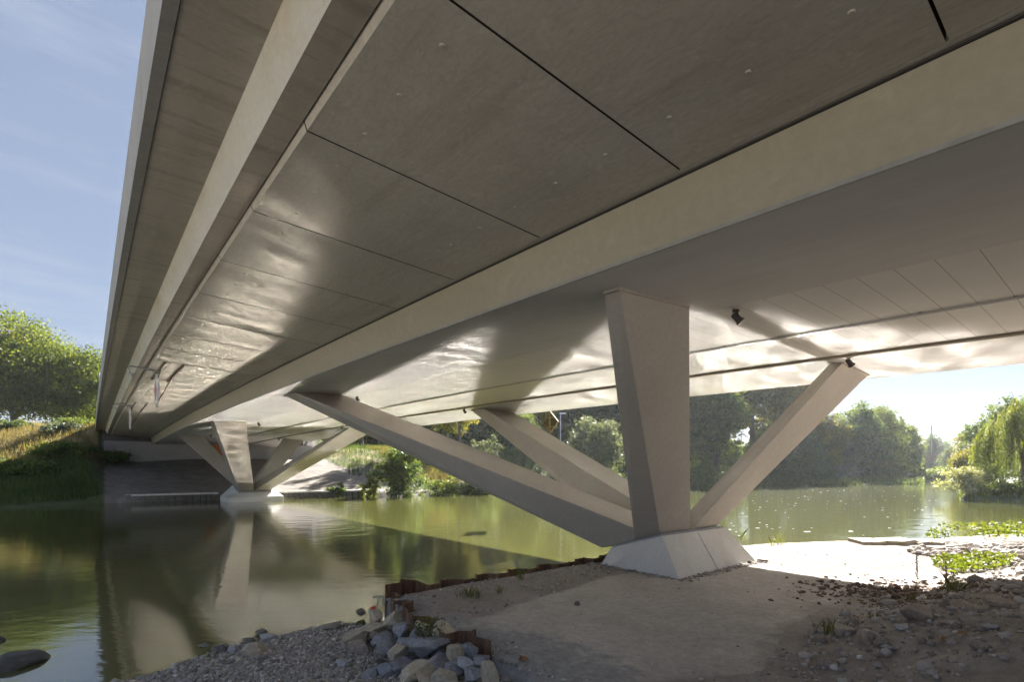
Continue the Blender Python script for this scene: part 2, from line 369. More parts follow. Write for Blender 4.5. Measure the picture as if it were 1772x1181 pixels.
def seg_dist(px, py, poly, closed=False):
    d = np.full(px.shape, 1e9); n = len(poly)
    for i in range(n if closed else n - 1):
        (ax, ay), (bx, by) = poly[i][:2], poly[(i + 1) % n][:2]; dx, dy = bx - ax, by - ay
        u = np.clip(((px - ax) * dx + (py - ay) * dy) / (dx * dx + dy * dy + 1e-12), 0, 1)
        d = np.minimum(d, np.hypot(px - ax - u * dx, py - ay - u * dy))
    return d
def inside(px, py, poly):
    r = np.zeros(px.shape, bool); n = len(poly)
    for i in range(n):
        (ax, ay), (bx, by) = poly[i], poly[(i + 1) % n]
        c = ((ay > py) != (by > py)); r ^= c & (px < (bx - ax) * (py - ay) / ((by - ay) if by != ay else 1e-9) + ax)
    return r
def sstep(x, a, b): u = np.clip((x - a) / (b - a), 0, 1); return u * u * (3 - 2 * u)
def grid_faces(nx, ny):
    i = np.arange(nx * ny).reshape(ny, nx); return np.stack([i[:-1, :-1], i[:-1, 1:], i[1:, 1:], i[1:, :-1]], -1).reshape(-1, 4)

# ------------------------------------------------------------------ the bridge superstructure
S0, S1 = -4.6, 21.05
bridge = thing('river_bridge', 'long concrete and steel road bridge crossing the river overhead on slanted struts', 'bridge', W(9, 3.5, .9, True))
def bpart(mb, name, mat, **k): return mb.build(name, mat, bridge, **k)
# cantilever slab with the deck above
m = MB(); m.extr([(.190, 1.200), (.400, 1.200), (.400, 1.26), (1.60, 1.22), (5.42, 1.14), (5.42, 1.02), (6.55, 1.185), (6.55, 1.32), (3.5, 1.42), (.190, 1.36)], S0, S1 + .75); bpart(m, 'deck_slab', MAT['cantilever'])
# edge girder (paler outer face carries the skylight in its colour)
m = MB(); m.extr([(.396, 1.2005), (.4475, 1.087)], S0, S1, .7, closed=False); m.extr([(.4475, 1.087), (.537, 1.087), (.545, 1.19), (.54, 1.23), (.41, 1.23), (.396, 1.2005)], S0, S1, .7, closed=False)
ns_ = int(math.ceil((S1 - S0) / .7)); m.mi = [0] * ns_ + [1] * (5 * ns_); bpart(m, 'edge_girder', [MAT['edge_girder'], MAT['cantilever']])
m = MB(); m.extr([(.150, 1.190), (.187, 1.196), (.187, 1.47), (.146, 1.47)], S0, S1 + .75); bpart(m, 'fascia', MAT['fascia'])
m = MB(); m.extr([(6.552, 1.175), (6.592, 1.170), (6.595, 1.42), (6.552, 1.42)], S0, S1 + .75); bpart(m, 'fascia', MAT['fascia'])
m = MB(); m.extr([(.32, 1.366), (6.45, 1.326), (6.45, 1.332), (3.5, 1.426), (.32, 1.372)], S0, S1 + .75, 1.4); bpart(m, 'carriageway', MAT['asphalt'])
# precast soffit panels between the edge girder and the box girder
DS = .716; SJ = .303
j = -7
zp = lambda t: 1 - .0614 * (t - 1.603)
while SJ + j * DS < S1 - .05:
    a, b = SJ + j * DS, min(SJ + (j + 1) * DS, S1); g = .0036 if j > -7 else 0
    m = MB(); tl, tr = .552, 1.575
    m.extr([(tl, zp(tl)), (tr, zp(tr)), (tr, zp(tr) + .030), (tl - .010, zp(tl) + .030)], a + g, b - g, DS); m.mi[-2:] = [1, 1]
    for tt in (.70, 1.33):          # small cast-in anchors on the soffit
        for q in (.17, .5, .83):
            c = W(a + DS * q, tt, zp(tt), True)
            m.tube([c + Vector((0, 0, .004)), c - Vector((0, 0, .012))], [.032, .022], 8)
    p = bpart(m, 'soffit_panel', [MAT['panel'], MAT['joint']])
    j += 1
m = MB(); m.extr([(.548, zp(.56) + .032), (1.60, zp(1.6) + .032), (1.60, 1.225), (.552, 1.235)], S0, S1, 1.4); bpart(m, 'deck_underlay', MAT['dark_metal'])
# box girder
BOX = [(1.600, 1.000), (1.633, .779), (2.640, .826), (4.338, .808), (5.347, .756), (5.380, 1.00), (3.5, 1.08)]
m = MB()
m.extr([BOX[0], BOX[1]], S0, S1, .5, closed=False); m.extr([BOX[1], BOX[2]], S0, S1, .5, closed=False)
m.extr([BOX[2], BOX[3]], S0, S1, .5, closed=False); m.extr([BOX[3], BOX[4]], S0, S1, .5, closed=False)
m.extr([BOX[4], BOX[5], BOX[6], BOX[0]], S0, S1, .5, closed=False)
nseg = int(math.ceil((S1 - S0) / .5)); m.mi = [0] * nseg + [1] * nseg + [2] * nseg + [1] * nseg + [0] * (3 * nseg)
bpart(m, 'box_girder', [MAT['web'], MAT['soffit'], MAT['planks']])
m = MB(); m.extr([(1.6265, .790), (1.6285, .7775), (1.640, .7775), (1.638, .783), (1.633, .790)], S0, S1, .5); bpart(m, 'bottom_flange', MAT['flange'])
m = MB(); m.extr([(1.577, zp(1.577) + .001), (1.5975, zp(1.6) + .001), (1.5975, 1.10), (1.577, 1.10)], S0, S1, .7); bpart(m, 'joint_strip', MAT['panel'])
m = MB(); m.extr([(1.5955, .990), (1.6005, .990), (1.6005, .9965), (1.5955, .9965)], S0, S1, .7); bpart(m, 'seal_strip', MAT['black'])
# service pipes under the soffit
for (t, dz, r, nm, mt) in ((4.338, .012, .045, 'service_pipe', 'pipe'), (3.455, .0085, .016, 'conduit', 'galv'), (3.478, .0085, .016, 'conduit', 'galv')):
    m = MB(); z0 = (.826 + (.808 - .826) * (t - 2.64) / 1.698) - dz
    m.tube([W(S0 + (S1 - S0) * i / 60, t, z0, True) for i in range(61)], r, 8)
    for i in range(0, 70):
        s_ = S0 + .2 + i * .37
        if s_ < S1: m.box(W(s_, t, z0 + dz * .5, True), (.05, .05, dz * M))
    bpart(m, nm, MAT[mt], smooth=True)
# railings
for t, zb in ((.33, 1.372), (6.47, 1.326)):
    m = MB(); n = int((S1 + .7 - S0) / .43)
    for i in range(n):
        c = W(S0 + i * .43, t, zb, True); m.box(c + Vector((0, 0, .55)), (.06, .06, 1.1))
    for h in (.12, .45, .78, 1.1):
        m.tube([W(S0 + (n - 1) * .43 * i / 50, t, zb + h / M, True) for i in range(51)], .03 if h > 1 else .014, 6)
    bpart(m, 'railing', MAT['railsteel'])

# ------------------------------------------------------------------ V piers
def make_pier(mirror, label, footing_label, wet):
    f = (lambda s: 18.12 - s) if mirror else (lambda s: s)
    foot = W(f(2.4), 3.507, -.9)
    root = thing('bridge_pier', label, 'bridge pier', foot)
    def strut(top, bot):
        """top/bot: four (s, t) corners, z from the soffit / sloped foot plane"""
        def zt(s, t):
            q = [(1.633, .779), (2.64, .826), (4.338, .808), (5.347, .756)]
            for (a, za), (b, zb) in zip(q, q[1:]):
                if a <= t <= b: return za + (zb - za) * (t - a) / (b - a) + zc(f(s)) + .006
        zb_ = lambda s: -.467 - .3 * (s - 2.18)
        pb = [W(f(s), t, zb_(s)) for s, t in bot]; pt = [W(f(s), t, zt(s, t)) for s, t in top]
        if mirror: pb.reverse(); pt.reverse()
        m = MB(); m.hexa(pb + pt); o = m.build('strut', MAT['strut'], root, bevel=.012)
        # cap plate where the strut meets the girder
        c = MB(); cc = sum(pt, Vector()) / 4
        up = [cc + (p - cc) * 1.008 - Vector((0, 0, .016)) for p in pt]; lo = [p - Vector((0, 0, .05)) for p in up]
        c.hexa(lo + up); c.build('cap_plate', MAT['strut'], o)
        return o
    C = 3.507
    strut([(1.52, 1.862), (1.52, 2.432), (1.610, 2.432), (1.610, 1.862)], [(2.18, 3.12), (2.18, C - .006), (2.40, C - .006), (2.40, 3.12)])
    strut([(6.355, 1.866), (6.355, 2.43), (6.74, 2.43), (6.74, 1.866)], [(2.24, 3.122), (2.24, C - .008), (2.72, C - .008), (2.72, 3.122)])
    strut([(1.516, 4.58), (1.516, 5.165), (1.612, 5.165), (1.612, 4.58)], [(2.18, C + .006), (2.18, 3.87), (2.40, 3.87), (2.40, C + .006)])
    strut([(6.33, 4.60), (6.33, 5.19), (6.66, 5.19), (6.66, 4.60)], [(2.24, C + .008), (2.24, 3.868), (2.72, 3.868), (2.72, C + .008)])
    zf = lambda s: -.470 - .3 * (s - 2.18)
    m = MB(); q = [(2.155, 3.095), (2.155, 3.92), (2.59, 3.92), (2.59, 3.095)]
    up = [W(f(s), t, zf(s)) for s, t in q]; lo = [p - Vector((0, 0, .055)) for p in up]
    if mirror: up.reverse(); lo.reverse()
    m.hexa(lo + up); m.build('bearing_plate', MAT['plate'], root)
    m = MB(); zf2 = lambda s: -.4857 - .3 * (s - 2.18)
    tq = [(2.145, 3.085), (2.145, 3.95), (2.60, 3.95), (2.60, 3.085)] if not wet else [(2.145, 3.085), (2.145, 3.93), (2.80, 3.93), (2.80, 3.085)]
    if wet: bq = [(1.93, 2.82), (1.93, 4.20), (2.95, 4.20), (2.95, 2.82)]
    else: bq = [(1.965, 3.05), (1.965, 4.17), (2.70, 4.17), (2.70, 3.05)]
    up = [W(f(s), t, zf2(s)) for s, t in tq]; lo = [W(f(s), t, -.79) for s, t in bq]
    if mirror: up.reverse(); lo.reverse()
    fo = MB()
    if wet:
        mid = lo; lo2 = [Vector((p.x, p.y, -.6)) for p in lo]
        fo.hexa(mid + up); fo.hexa(lo2 + [p + Vector((0, 0, -.003)) for p in mid])
    else: fo.hexa([p + Vector((0, 0, -.3)) for p in lo] + lo) if False else fo.hexa([p + (p - u) * .10 for p, u in zip(lo, up)] + up)
    o = fo.build('footing', MAT['footing'], root, bevel=.03)
    if footing_label: o['label'] = footing_label
    if not wet:                                        # seam, lifting holes in the concrete
        a0, a1 = W(2.143, 3.53, zf2(2.145) - .004), W(1.963, 3.56, -.79)
        h = MB()
        h.tube([a0 + Vector((.004, -.004, 0)), a1 + Vector((.004, -.004, 0))], .007, 5); h.build('seam', MAT['plate'], o)
    return root
make_pier(False, 'near V-shaped taupe bridge pier standing on its pale concrete block on the bank', 'pale concrete block', False)
make_pier(True, 'far V-shaped bridge pier standing in the water at the far bank', None, True)

# ------------------------------------------------------------------ far abutment
ab = thing('abutment_wall', 'grey concrete abutment wall under the far end of the bridge', 'abutment', W(21.05, 3.5, .2))
m = MB(); pr = [W(21.02, .385, -.05), W(21.02, 6.9, -.05), W(21.42, 6.9, -.05), W(21.42, .385, -.05)]
zt_ = zc(21.05)
m.hexa(pr + [Vector((p.x, p.y, (.86 + zt_) * M + HC)) for p in pr]); m.build('wall', MAT['abutment'], ab)
m = MB(); pr = [W(20.985, .37, .262), W(20.985, 6.9, .262), W(21.018, 6.9, .262), W(21.018, .37, .262)]
m.hexa(pr + [Vector((p.x, p.y, p.z + .07)) for p in pr]); m.build('ledge', MAT['abutment'], ab)
m = MB(); pr = [W(21.012, 3.20, .42), W(21.012, 3.98, .42), W(21.019, 3.98, .42), W(21.019, 3.20, .42)]
m.hexa(pr + [Vector((p.x, p.y, p.z + 1.75)) for p in pr]); m.build('painted_patch', MAT['orange'], ab)

# ------------------------------------------------------------------ things hung from the bridge
def floodlight(s, t, dz, face, label):
    p = W(s, t, dz, True); K = .68
    r = thing('floodlight', label, 'floodlight', p, face, 'small floodlights under the bridge')
    m = MB(); m.box(p + Vector((0, 0, -.03)), (.16, .10, .06)); m.tube([p + Vector((.04, 0, -.05)), p + Vector((.06, 0, -.15))], .025, 8); m.build('bracket', MAT['dark_metal'], r)
    d = Vector((.35, -.1, -.42)).normalized(); c = p + Vector((.03, 0, -.22)); m = MB()
    m.tube([c - d * .15, c - d * .12, c + d * .10, c + d * .12, c + d * .17], [.06, .085, .10, .125, .125], 14); o = m.build('lamp_body', MAT['dark_metal'], r, smooth=False)
    m = MB(); m.tube([c + d * .171, c + d * .174], .11, 14); m.build('lens', MAT['lens'], r)
    r.scale = (K, K, K); return r
floodlight(1.41, 2.70, .822, 0, 'dark floodlight on the girder edge beside the near column, largest of the floodlights')
floodlight(1.41, 4.36, .795, .4, 'dark floodlight by the service pipe above the right strut of the near pier')
floodlight(6.45, 2.68, .822, 0, 'dark floodlight beside the top of the long forward strut')
floodlight(6.52, 4.38, .795, .3, 'dark floodlight on the service pipe beside the far side forward strut top')
floodlight(11.55, 2.70, .822, 0, 'tiny dark floodlight beside the far pier\'s broad near column')
floodlight(16.1, 4.30, .795, 0, 'tiny dark floodlight before the far pier\'s innermost strut')
floodlight(16.2, 2.58, .822, 0, 'tiny dark floodlight in front of the orange painted wall patch')
floodlight(11.2, 4.30, .795, 0, 'tiny dark floodlight on the pipe end above the far pier\'s right strut')

def nav_sign(s, t, zc_, hw, hh, label, back=False):
    """diamond board in the plane of the bridge axis, hung from two rails"""
    c = W(s, t, zc_); r = thing('navigation_sign', label, 'sign', c, 0, 'diamond navigation signs hung from the bridge')
    A = Vector((-SN, CS, 0)); N = Vector((CS, SN, 0)) * (1 if back else -1); Z = Vector((0, 0, 1))
    def diamond(k, d0, d1, m, iw=None):
        q = [c + A * hw * k, c + Z * hh * k, c - A * hw * k, c - Z * hh * k]
        if d1 < d0: d0, d1 = d1, d0
        m.hexa([p + N * d0 for p in q] + [p + N * d1 for p in q])
    m = MB(); diamond(1, 0, .03, m); m.build('board', MAT['signback'] if back else MAT['white'], r)
    if back:
        m = MB()
        q = [c + A * hw, c + Z * hh, c - A * hw, c - Z * hh]
        for i in range(4): m.tube([q[i] - N * .02, q[(i + 1) % 4] - N * .02], .045, 6)
        m.tube([c + Z * (hh + .25) - N * .06, c - Z * hh * .95 - N * .06], .06, 6)
        for h in (.45, -.45): m.tube([c + A * hw * .5 + Z * hh * h - N * .05, c - A * hw * .5 + Z * hh * h - N * .05], .045, 6)
        m.build('frame', MAT['yellowback'], r)
    else:
        m = MB(); diamond(.66, .031, .036, m); m.build('emblem', MAT['red'], r)
        m = MB(); q = [c + A * hw, c + Z * hh, c - A * hw, c - Z * hh]
        for i in range(4): m.tube([q[i] - N * .02, q[(i + 1) % 4] - N * .02], .035, 6)
        m.build('frame', MAT['white'], r)
        zc0 = lambda s_, t_: W(s_, t_, zp(t_) - .006, True)
        m = MB()
        for tt in (.65, .82): m.tube([zc0(s - .55, tt), zc0(s + .95, tt)], .035, 5)
        m.tube([zc0(s + .3, .65), c + Z * hh * .9], .02, 5); m.tube([zc0(s + .4, .82), c - Z * hh * .85 + A * .1], .018, 5)
        m.tube([zc0(s - .15, .65), c + Z * hh * .5], .02, 5)
        m.build('hanger', MAT['rod'], r)
        e = W(s + .1, .40, 1.075, True); st = zc0(s + .1, .65) + Vector((0, 0, -.04))
        m = MB(); dd = (e - st).normalized()
        m.tube([st, e, e + dd * .12 + Z * -.03, e + dd * .18 - Z * .14, e + dd * .12 - Z * .28, e - Z * .33], .035, 8); m.tube([e - Z * .30, e - Z * .40], [.05, .09], 10); m.build('lamp_arm', MAT['galv'], r)
    return r
nav_sign(7.35, .62, .905, .62, .66, 'white diamond navigation sign with red centre, nearer of the two hung at left')
nav_sign(12.0, .60, .91, .62, .66, 'edge-on white diamond navigation sign, farther and smaller of the two hung at left')
nav_sign(6.99, 6.61, .835, .72, .68, 'dark olive diamond sign back with ochre frame hung from the far deck edge', True)

# ------------------------------------------------------------------ river
def graded(lo, hi, a, b, fine, grow, cmax):
    """coordinates fine in a..b, growing outwards"""
    mid = list(np.arange(a, b + 1e-6, fine)); up = []; x = mid[-1]; d = fine
    while x < hi: d = min(d * grow, cmax); x += d; up.append(x)
    dn = []; x = mid[0]; d = fine
    while x > lo: d = min(d * grow, cmax); x -= d; dn.append(x)
    return np.array(dn[::-1] + mid + up)
gx = graded(-500, 900, -25, 24, .11, 1.06, 40); gy = graded(-60, 900, 7.5, 50, .11, 1.06, 40)
X, Y = np.meshgrid(gx, gy)
cell = np.maximum(np.gradient(gx)[None, :], np.gradient(gy)[:, None])
Zw = np.zeros_like(X); wr = np.random.default_rng(3)
for lam, amp, cnt in ((2.6, .0022, 7), (1.25, .0019, 10), (.72, .0009, 12), (.48, .0003, 10)):
    tone_down = np.clip(1.6 - cell / lam * 4, 0, 1)
    for i in range(cnt):
        a = math.atan2(CS, -SN) + math.pi / 2 * 0 + wr.normal(0, .42); k = 2 * math.pi / (lam * wr.uniform(.75, 1.3))
        Zw += tone_down * amp / math.sqrt(cnt) * 1.6 * np.sin(k * (X * math.cos(a) + Y * math.sin(a)) + wr.uniform(0, 6.28))
patch = .62 + .5 * fbm(X / 9, Y / 9, 21, 3)
Zw *= patch * (.25 + .75 * sstep(st_of(X, Y)[1], 1.6, 3.4))
river = np_mesh('river', np.stack([X, Y, Zw], -1).reshape(-1, 3), grid_faces(len(gx), len(gy)), MAT['water'], smooth=True); tag(river, kind='structure')

# ------------------------------------------------------------------ near bank
RET = [(-2.50, 10.3), (-1.76, 8.84), (-1.07, 7.85), (-.36, 7.45), (.05, 6.9), (.35, 6.3), (.5, 3.0)]     # return of the sheet pile wall
QUAY = [(-2.50, 10.3), (1.49, 13.55), (3.2, 14.9), (8.9, 18.0), (11.8, 18.45), (15.0, 18.9), (18.5, 20.2), (24, 21.0), (34, 24.0), (60, 32)]
UPPER = RET[::-1] + QUAY + [(60, 0), (.5, 0)]
BEACH = [(-14, 2.0), (-9.2, 5.6), (-5.58, 7.9), (-5.1, 9.2), (-3.9, 10.45), (-2.85, 10.75), (-2.4, 10.35)]
FOOT = [(3.2, 3.0), (3.55, 6.0), (5.0, 8.3), (7.7, 10.3), (9.8, 11.9), (13.0, 13.9), (16.0, 15.2), (24, 17.5), (60, 24)]
SLAB = [(-.95, 8.62), (.0, 7.9), (.62, 6.55), (1.6, 6.2), (3.2, 6.6), (4.6, 8.6), (7.0, 10.6), (10.5, 13.2), (13.2, 15.8), (11.0, 17.5), (8.5, 17.2), (5.0, 14.3), (2.2, 12.4)]
def near_h(x, y):
    up = inside(x, y, UPPER); dw = seg_dist(x, y, BEACH); df = seg_dist(x, y, FOOT)
    beyond = inside(x, y, FOOT + [(60, 0), (3.2, 0)])
    land = inside(x, y, BEACH + RET[1:] + [(-14, 0)])
    hb = np.where(land, .02 + .085 * dw + .03 * fbm(x * .9, y * .9, 5), -.10 * dw - .12 * sstep(dw, 0, .5))
    hb = np.minimum(hb, .42)
    hu = .60 + .025 * fbm(x * .8, y * .8, 8) + .012 * fbm(x * 4, y * 4, 9)
    dq = seg_dist(x, y, QUAY)
    hu = hu + .10 * np.exp(-((dq - .5) / .5) ** 2) * (x < 2.2)
    md = sstep(df, 0, 3.2) * (.62 - .25 * sstep(y, 12, 18)) + .10 * sstep(df, 0, .7)
    rough = .16 * fbm(x * .75, y * .75, 12, 4) + .10 * fbm(x * 2.6, y * 2.6, 13, 4) + .05 * np.abs(fbm(x * 7, y * 7, 15, 3))
    hu = hu + np.where(beyond, md + rough * sstep(df, 0, .9), .10 * sstep(.5 - df, 0, .5) * np.maximum(0, fbm(x * 5, y * 5, 19, 3)))
    dr = seg_dist(x, y, RET)
    hu = np.where(up & (x < 2), hu - .06 * np.exp(-dr / .35), hu)
    outq = -1.0
    h = np.where(up, hu, np.where(inside(x, y, [(-14, 0), (-14, 13), (-2.5, 10.4)] + RET[1:] + [(.5, 0)]), hb, outq))
    return h
gx = np.concatenate([np.arange(-13, 20, .07), np.arange(20, 62, .5)]); gy = np.concatenate([np.arange(3.2, 21.5, .07), np.arange(21.5, 33, .4)])
X, Y = np.meshgrid(gx, gy); Z = near_h(X, Y)
slab = (inside(X, Y, SLAB) * np.clip(.55 + seg_dist(X, Y, SLAB, True) * 1.1 * (1 - .75 * sstep(X - .55 * Y, -2.2, .5)), 0, 1) + np.where(inside(X, Y, SLAB), 0, -seg_dist(X, Y, SLAB, True) * .8)).clip(-.5, 1) 
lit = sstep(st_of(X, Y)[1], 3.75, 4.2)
slab = np.clip(slab * .85 + .1 * fbm(X * .9, Y * .9, 33) - lit * .1, 0, 1)  # slab cover also thinned on the sunlit strip to lower its brightness
tone_down = lit * np.clip(.74 + 1.1 * fbm(X * .42, Y * .42, 35, 4), 0, .95)  # darkens the ground colour only where sunlit, offsetting the sun's glare
grav = np.clip(1.0 - seg_dist(X, Y, RET) * .42 - .12 * np.clip(Y - 7.5, 0, 9), 0, 1) * inside(X, Y, UPPER) + (inside(X, Y, FOOT + [(60, 0), (3.2, 0)]) * (.35 + .45 * fbm(X * .6, Y * .6, 40)))
grav = np.maximum(grav, (~inside(X, Y, UPPER)) * 1.0)
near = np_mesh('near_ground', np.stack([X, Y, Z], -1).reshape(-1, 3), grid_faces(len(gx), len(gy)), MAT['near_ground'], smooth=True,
               vattr={'tone_down': tone_down.ravel(), 'slab': slab.ravel(), 'gravel': np.clip(grav, 0, 1).ravel()}); tag(near, kind='structure')
def nh(x, y): return float(near_h(np.array([x]), np.array([y]))[0])

# ------------------------------------------------------------------ far bank (heights from bridge coordinates)
SH_T = np.array([-60, -12, -1.5, .56, 3.06, 4.0, 6.9, 11.7, 24.8, 35.4, 48, 60]); SH_S = np.array([17.0, 16.2, 16.4, 17.0, 16.75, 16.3, 15.7, 15.2, 15.25, 13.7, 9.2, 3.0])
def far_h(x, y):
    s, t = st_of(x, y); sh = np.interp(t, SH_T, SH_S) + .12 * vnoise(x * .25, y * .25, 3); d = s - sh
    wdt = np.interp(t, [-40, -2.5, .2, .5], [13, 10.5, 5.2, 5.0])
    left = .25 * sstep(d, 0, .25) + 8.1 * sstep(d, -1.2, wdt) - 8.1 * sstep(np.zeros_like(d), -1.2, wdt)
    under = .80 * sstep(d, 0, .06) + 3.4 * np.clip((s - sh - .35) / (21 - 17.0), 0, 1.02)
    under = np.where(s > 21.2, 8.1, under)
    right = .45 * sstep(d, 0, .25) + 1.5 * sstep(d, .3, 2.6) + 4.2 * sstep(d, 1.5, 6.5) + 1.2 * sstep(d, 6, 20)
    wl = sstep(t, .45, -.25); wr_ = sstep(t, 6.6, 8.2); right = right * (1 - .86 * sstep(t, 35.5, 40))
    h = left * wl + right * wr_ + under * (1 - wl - wr_)
    h = h + (.16 * fbm(x * .35, y * .35, 60) + .05 * fbm(x * 1.6, y * 1.6, 61)) * sstep(d, .1, .8)
    return np.where(d > 0, h, -.8 * sstep(-d, 0, .35) - .02)
ss = np.concatenate([np.arange(2.5, 12, .5), np.arange(12, 24, .085), np.arange(24, 60, .6), np.array([62, 70, 90, 140, 220])])
tt = np.concatenate([np.array([-160, -90, -60]), np.arange(-45, -8, .5), np.arange(-8, 20, .13), np.arange(20, 62, .5), np.array([64, 70, 90, 140])])
T_, S_ = np.meshgrid(tt, ss); X = (-SN * S_ + CS * T_) * M; Y = (CS * S_ + SN * T_) * M; Z = far_h(X, Y)
sh = np.interp(T_, SH_T, SH_S); d_ = S_ - sh
bare = sstep(T_, .1, .7) * sstep(-T_, -7.4, -6.6) * (S_ < 21.3)
patch = sstep(T_, 6.5, 7) * sstep(-T_, -9.8, -8.6) * (d_ < 3.4) * .85
grass = np.clip(.9 + .3 * (T_ > 14) - bare * 1.2 - patch + .25 * fbm(X * .2, Y * .2, 71), 0, 1)
dry = np.clip((sstep(d_, 2.6, 4.2) * (T_ < .3) + .55 * sstep(d_, 2.0, 4.0) * (T_ > 7) * (T_ < 15)) - bare, 0, 1)
far = np_mesh('far_bank', np.stack([X, Y, Z], -1).reshape(-1, 3), grid_faces(len(tt), len(ss)), MAT['far_ground'], smooth=True, vattr={'grass': grass.ravel(), 'dry': dry.ravel()}); tag(far, kind='structure')
def fh(x, y): return float(far_h(np.array([x]), np.array([y]))[0])

# the near bank to the left of and behind the camera
ss = np.concatenate([np.arange(-90, -10, 4), np.arange(-10, 11, .7)]); tt = np.concatenate([np.arange(-140, -30, 5), np.arange(-30, 40, 1.0), np.arange(40, 100, 5)])
T_, S_ = np.meshgrid(tt, ss); X = -SN * S_ + CS * T_; Y = CS * S_ + SN * T_
Z = np.where(Y > 2.6, -1.2, np.where(S_ < 10.2, .25 + .13 * np.clip(10.2 - S_, 0, 26) + .15 * fbm(X * .3, Y * .3, 95), -.6))
nb = np_mesh('near_bank', np.stack([X, Y, Z], -1).reshape(-1, 3), grid_faces(len(tt), len(ss)), MAT['near_ground'], smooth=True, vattr={'slab': np.full(X.size, .6), 'gravel': np.full(X.size, .4)}); tag(nb, kind='structure')

# right-hand bank (peninsula with the willow, running away upstream)
RB = [(44.6, 52.0), (43.0, 48.5), (46, 46.0), (60, 41.0), (110, 36.0), (260, 60), (300, 220), (150, 175), (112, 134), (85, 100), (60, 70)]
def right_h(x, y):
    d = seg_dist(x, y, RB, True); i = inside(x, y, RB)
    return np.where(i, .55 * sstep(d, 0, .7) + 1.8 * sstep(d, 3, 22) + .1 * fbm(x * .4, y * .4, 81), -.6)
gx = np.arange(40, 300, 1.0); gy = np.concatenate([np.arange(34, 70, .5), np.arange(70, 224, 2.0)])
X, Y = np.meshgrid(gx, gy)
rbank = np_mesh('right_bank', np.stack([X, Y, right_h(X, Y)], -1).reshape(-1, 3), grid_faces(len(gx), len(gy)), MAT['far_ground'], smooth=True,
                vattr={'grass': np.full(X.size, .85), 'dry': np.full(X.size, .25)}); tag(rbank, kind='structure')

# ------------------------------------------------------------------ foliage
def leaf_quads(c, size, r, up=.25, hang=0.0, aspect=.55):
    """rhombic leaves round the centres c; hang = share of the long axis pointing straight down"""
    n = len(c); nrm = r.normal(size=(n, 3)); nrm[:, 2] += up; nrm /= np.linalg.norm(nrm, axis=1)[:, None]
    a = r.normal(size=(n, 3)); a[:, 2] -= hang * 4; a -= nrm * (a * nrm).sum(1)[:, None]; a /= np.linalg.norm(a, axis=1)[:, None] + 1e-9
    b = np.cross(nrm, a); L_ = (size * r.uniform(.6, 1.3, n))[:, None] * .5
    v = np.stack([c + a * L_, c + b * L_ * aspect, c - a * L_, c - b * L_ * aspect], 1).reshape(-1, 3)
    return v, np.arange(n * 4).reshape(n, 4)
def crown_points(r, n, h, w, base, lobes=9, fill=.5, ragged=.2, top=1.0):
    """leaf positions of an uneven crown: lobes of clusters of leaves, local coordinates"""
    ch = h * (1 - base); cz = h * base + ch * .5
    lo = []
    for i in range(lobes):
        a = 2 * math.pi * (i / lobes * 2.4) + r.uniform(-.4, .4); q = r.uniform(-.75, .8) if i else .8
        rad = math.sqrt(max(.05, 1 - q * q)) * r.uniform(.25, .62) * w / 2
        lo.append((math.cos(a) * rad, math.sin(a) * rad, cz + q * ch * .5 * .78, r.uniform(.24, .38) * w * (1 - .25 * max(0, q)), r.uniform(.16, .26) * ch))
    lo.append((0, 0, cz, .36 * w, .40 * ch))
    k = max(24, n // 42); cl = []
    wt = np.array([l[3] ** 2 for l in lo]); wt /= wt.sum()
    for i in range(k):
        l = lo[r.choice(len(lo), p=wt)]; d = r.normal(size=3); d /= np.linalg.norm(d); rr = r.uniform(fill, 1.0 + ragged * r.random()) 
        cl.append((l[0] + d[0] * l[3] * rr, l[1] + d[1] * l[3] * rr, l[2] + d[2] * l[4] * rr))
    cl = np.array(cl); cl = cl[cl[:, 2] > h * base * .75]
    idx = r.integers(0, len(cl), n); sp = w * .055
    p = cl[idx] + r.normal(size=(n, 3)) * np.array([sp, sp, sp * .62])
    tint = np.clip(.45 + .22 * r.normal(size=len(cl))[idx] + .14 * r.normal(size=n), 0, 1)
    return p, tint, cl
def trunk_mesh(r, h, w, base, cl, rad, forks=7, lean=0.0, multi=1):
    m = MB()
    for q in range(multi):
        ox, oy = (r.uniform(-.6, .6), r.uniform(-.6, .6)) if multi > 1 else (0, 0)
        top = Vector((lean * h + ox * 2, oy * 2, h * .80)); pts = []
        for i in range(7):
            f = i / 6; pts.append(Vector((ox + (top.x - ox) * f + r.normal() * .012 * h * (0 < i), oy + (top.y - oy) * f + r.normal() * .012 * h * (0 < i), -.4 + (top.z + .4) * f)))
        rr = rad / math.sqrt(multi)
        m.tube(pts, [rr * 1.35, rr, rr * .85, rr * .7, rr * .52, rr * .34, rr * .12], 8)
        for i in range(forks):
            g = int(r.integers(2, 6)); st = pts[g]; c = Vector(cl[r.integers(0, len(cl))]); mid = st.lerp(c, .5) + Vector((0, 0, .05 * h))
            m.tube([st, mid, st.lerp(c, .95)], [rr * .42, rr * .24, rr * .06], 6)
    return m
def make_tree(name, label, cat, loc, h, w, base, n, leaf, mat, seed, rad=None, lobes=9, fill=.5, group=None, hang=0.0, multi=1, lean=0.0, up=.25, aspect=.55, ragged=.2):
    r = np.random.default_rng(seed); root = thing(name, label, cat, loc, 0, group)
    p, ti, cl = crown_points(r, n, h, w, base, lobes, fill, ragged); v, f = leaf_quads(p, leaf, r, up, hang, aspect)
    np_mesh('crown', v, f, mat, root, fattr={'tint': ti})
    tm = trunk_mesh(r, h, w, base, cl, rad or h * .022, 7, lean, multi); tm.build('trunk', MAT['bark'], root, origin=(0, 0, 0), smooth=True)
    return root
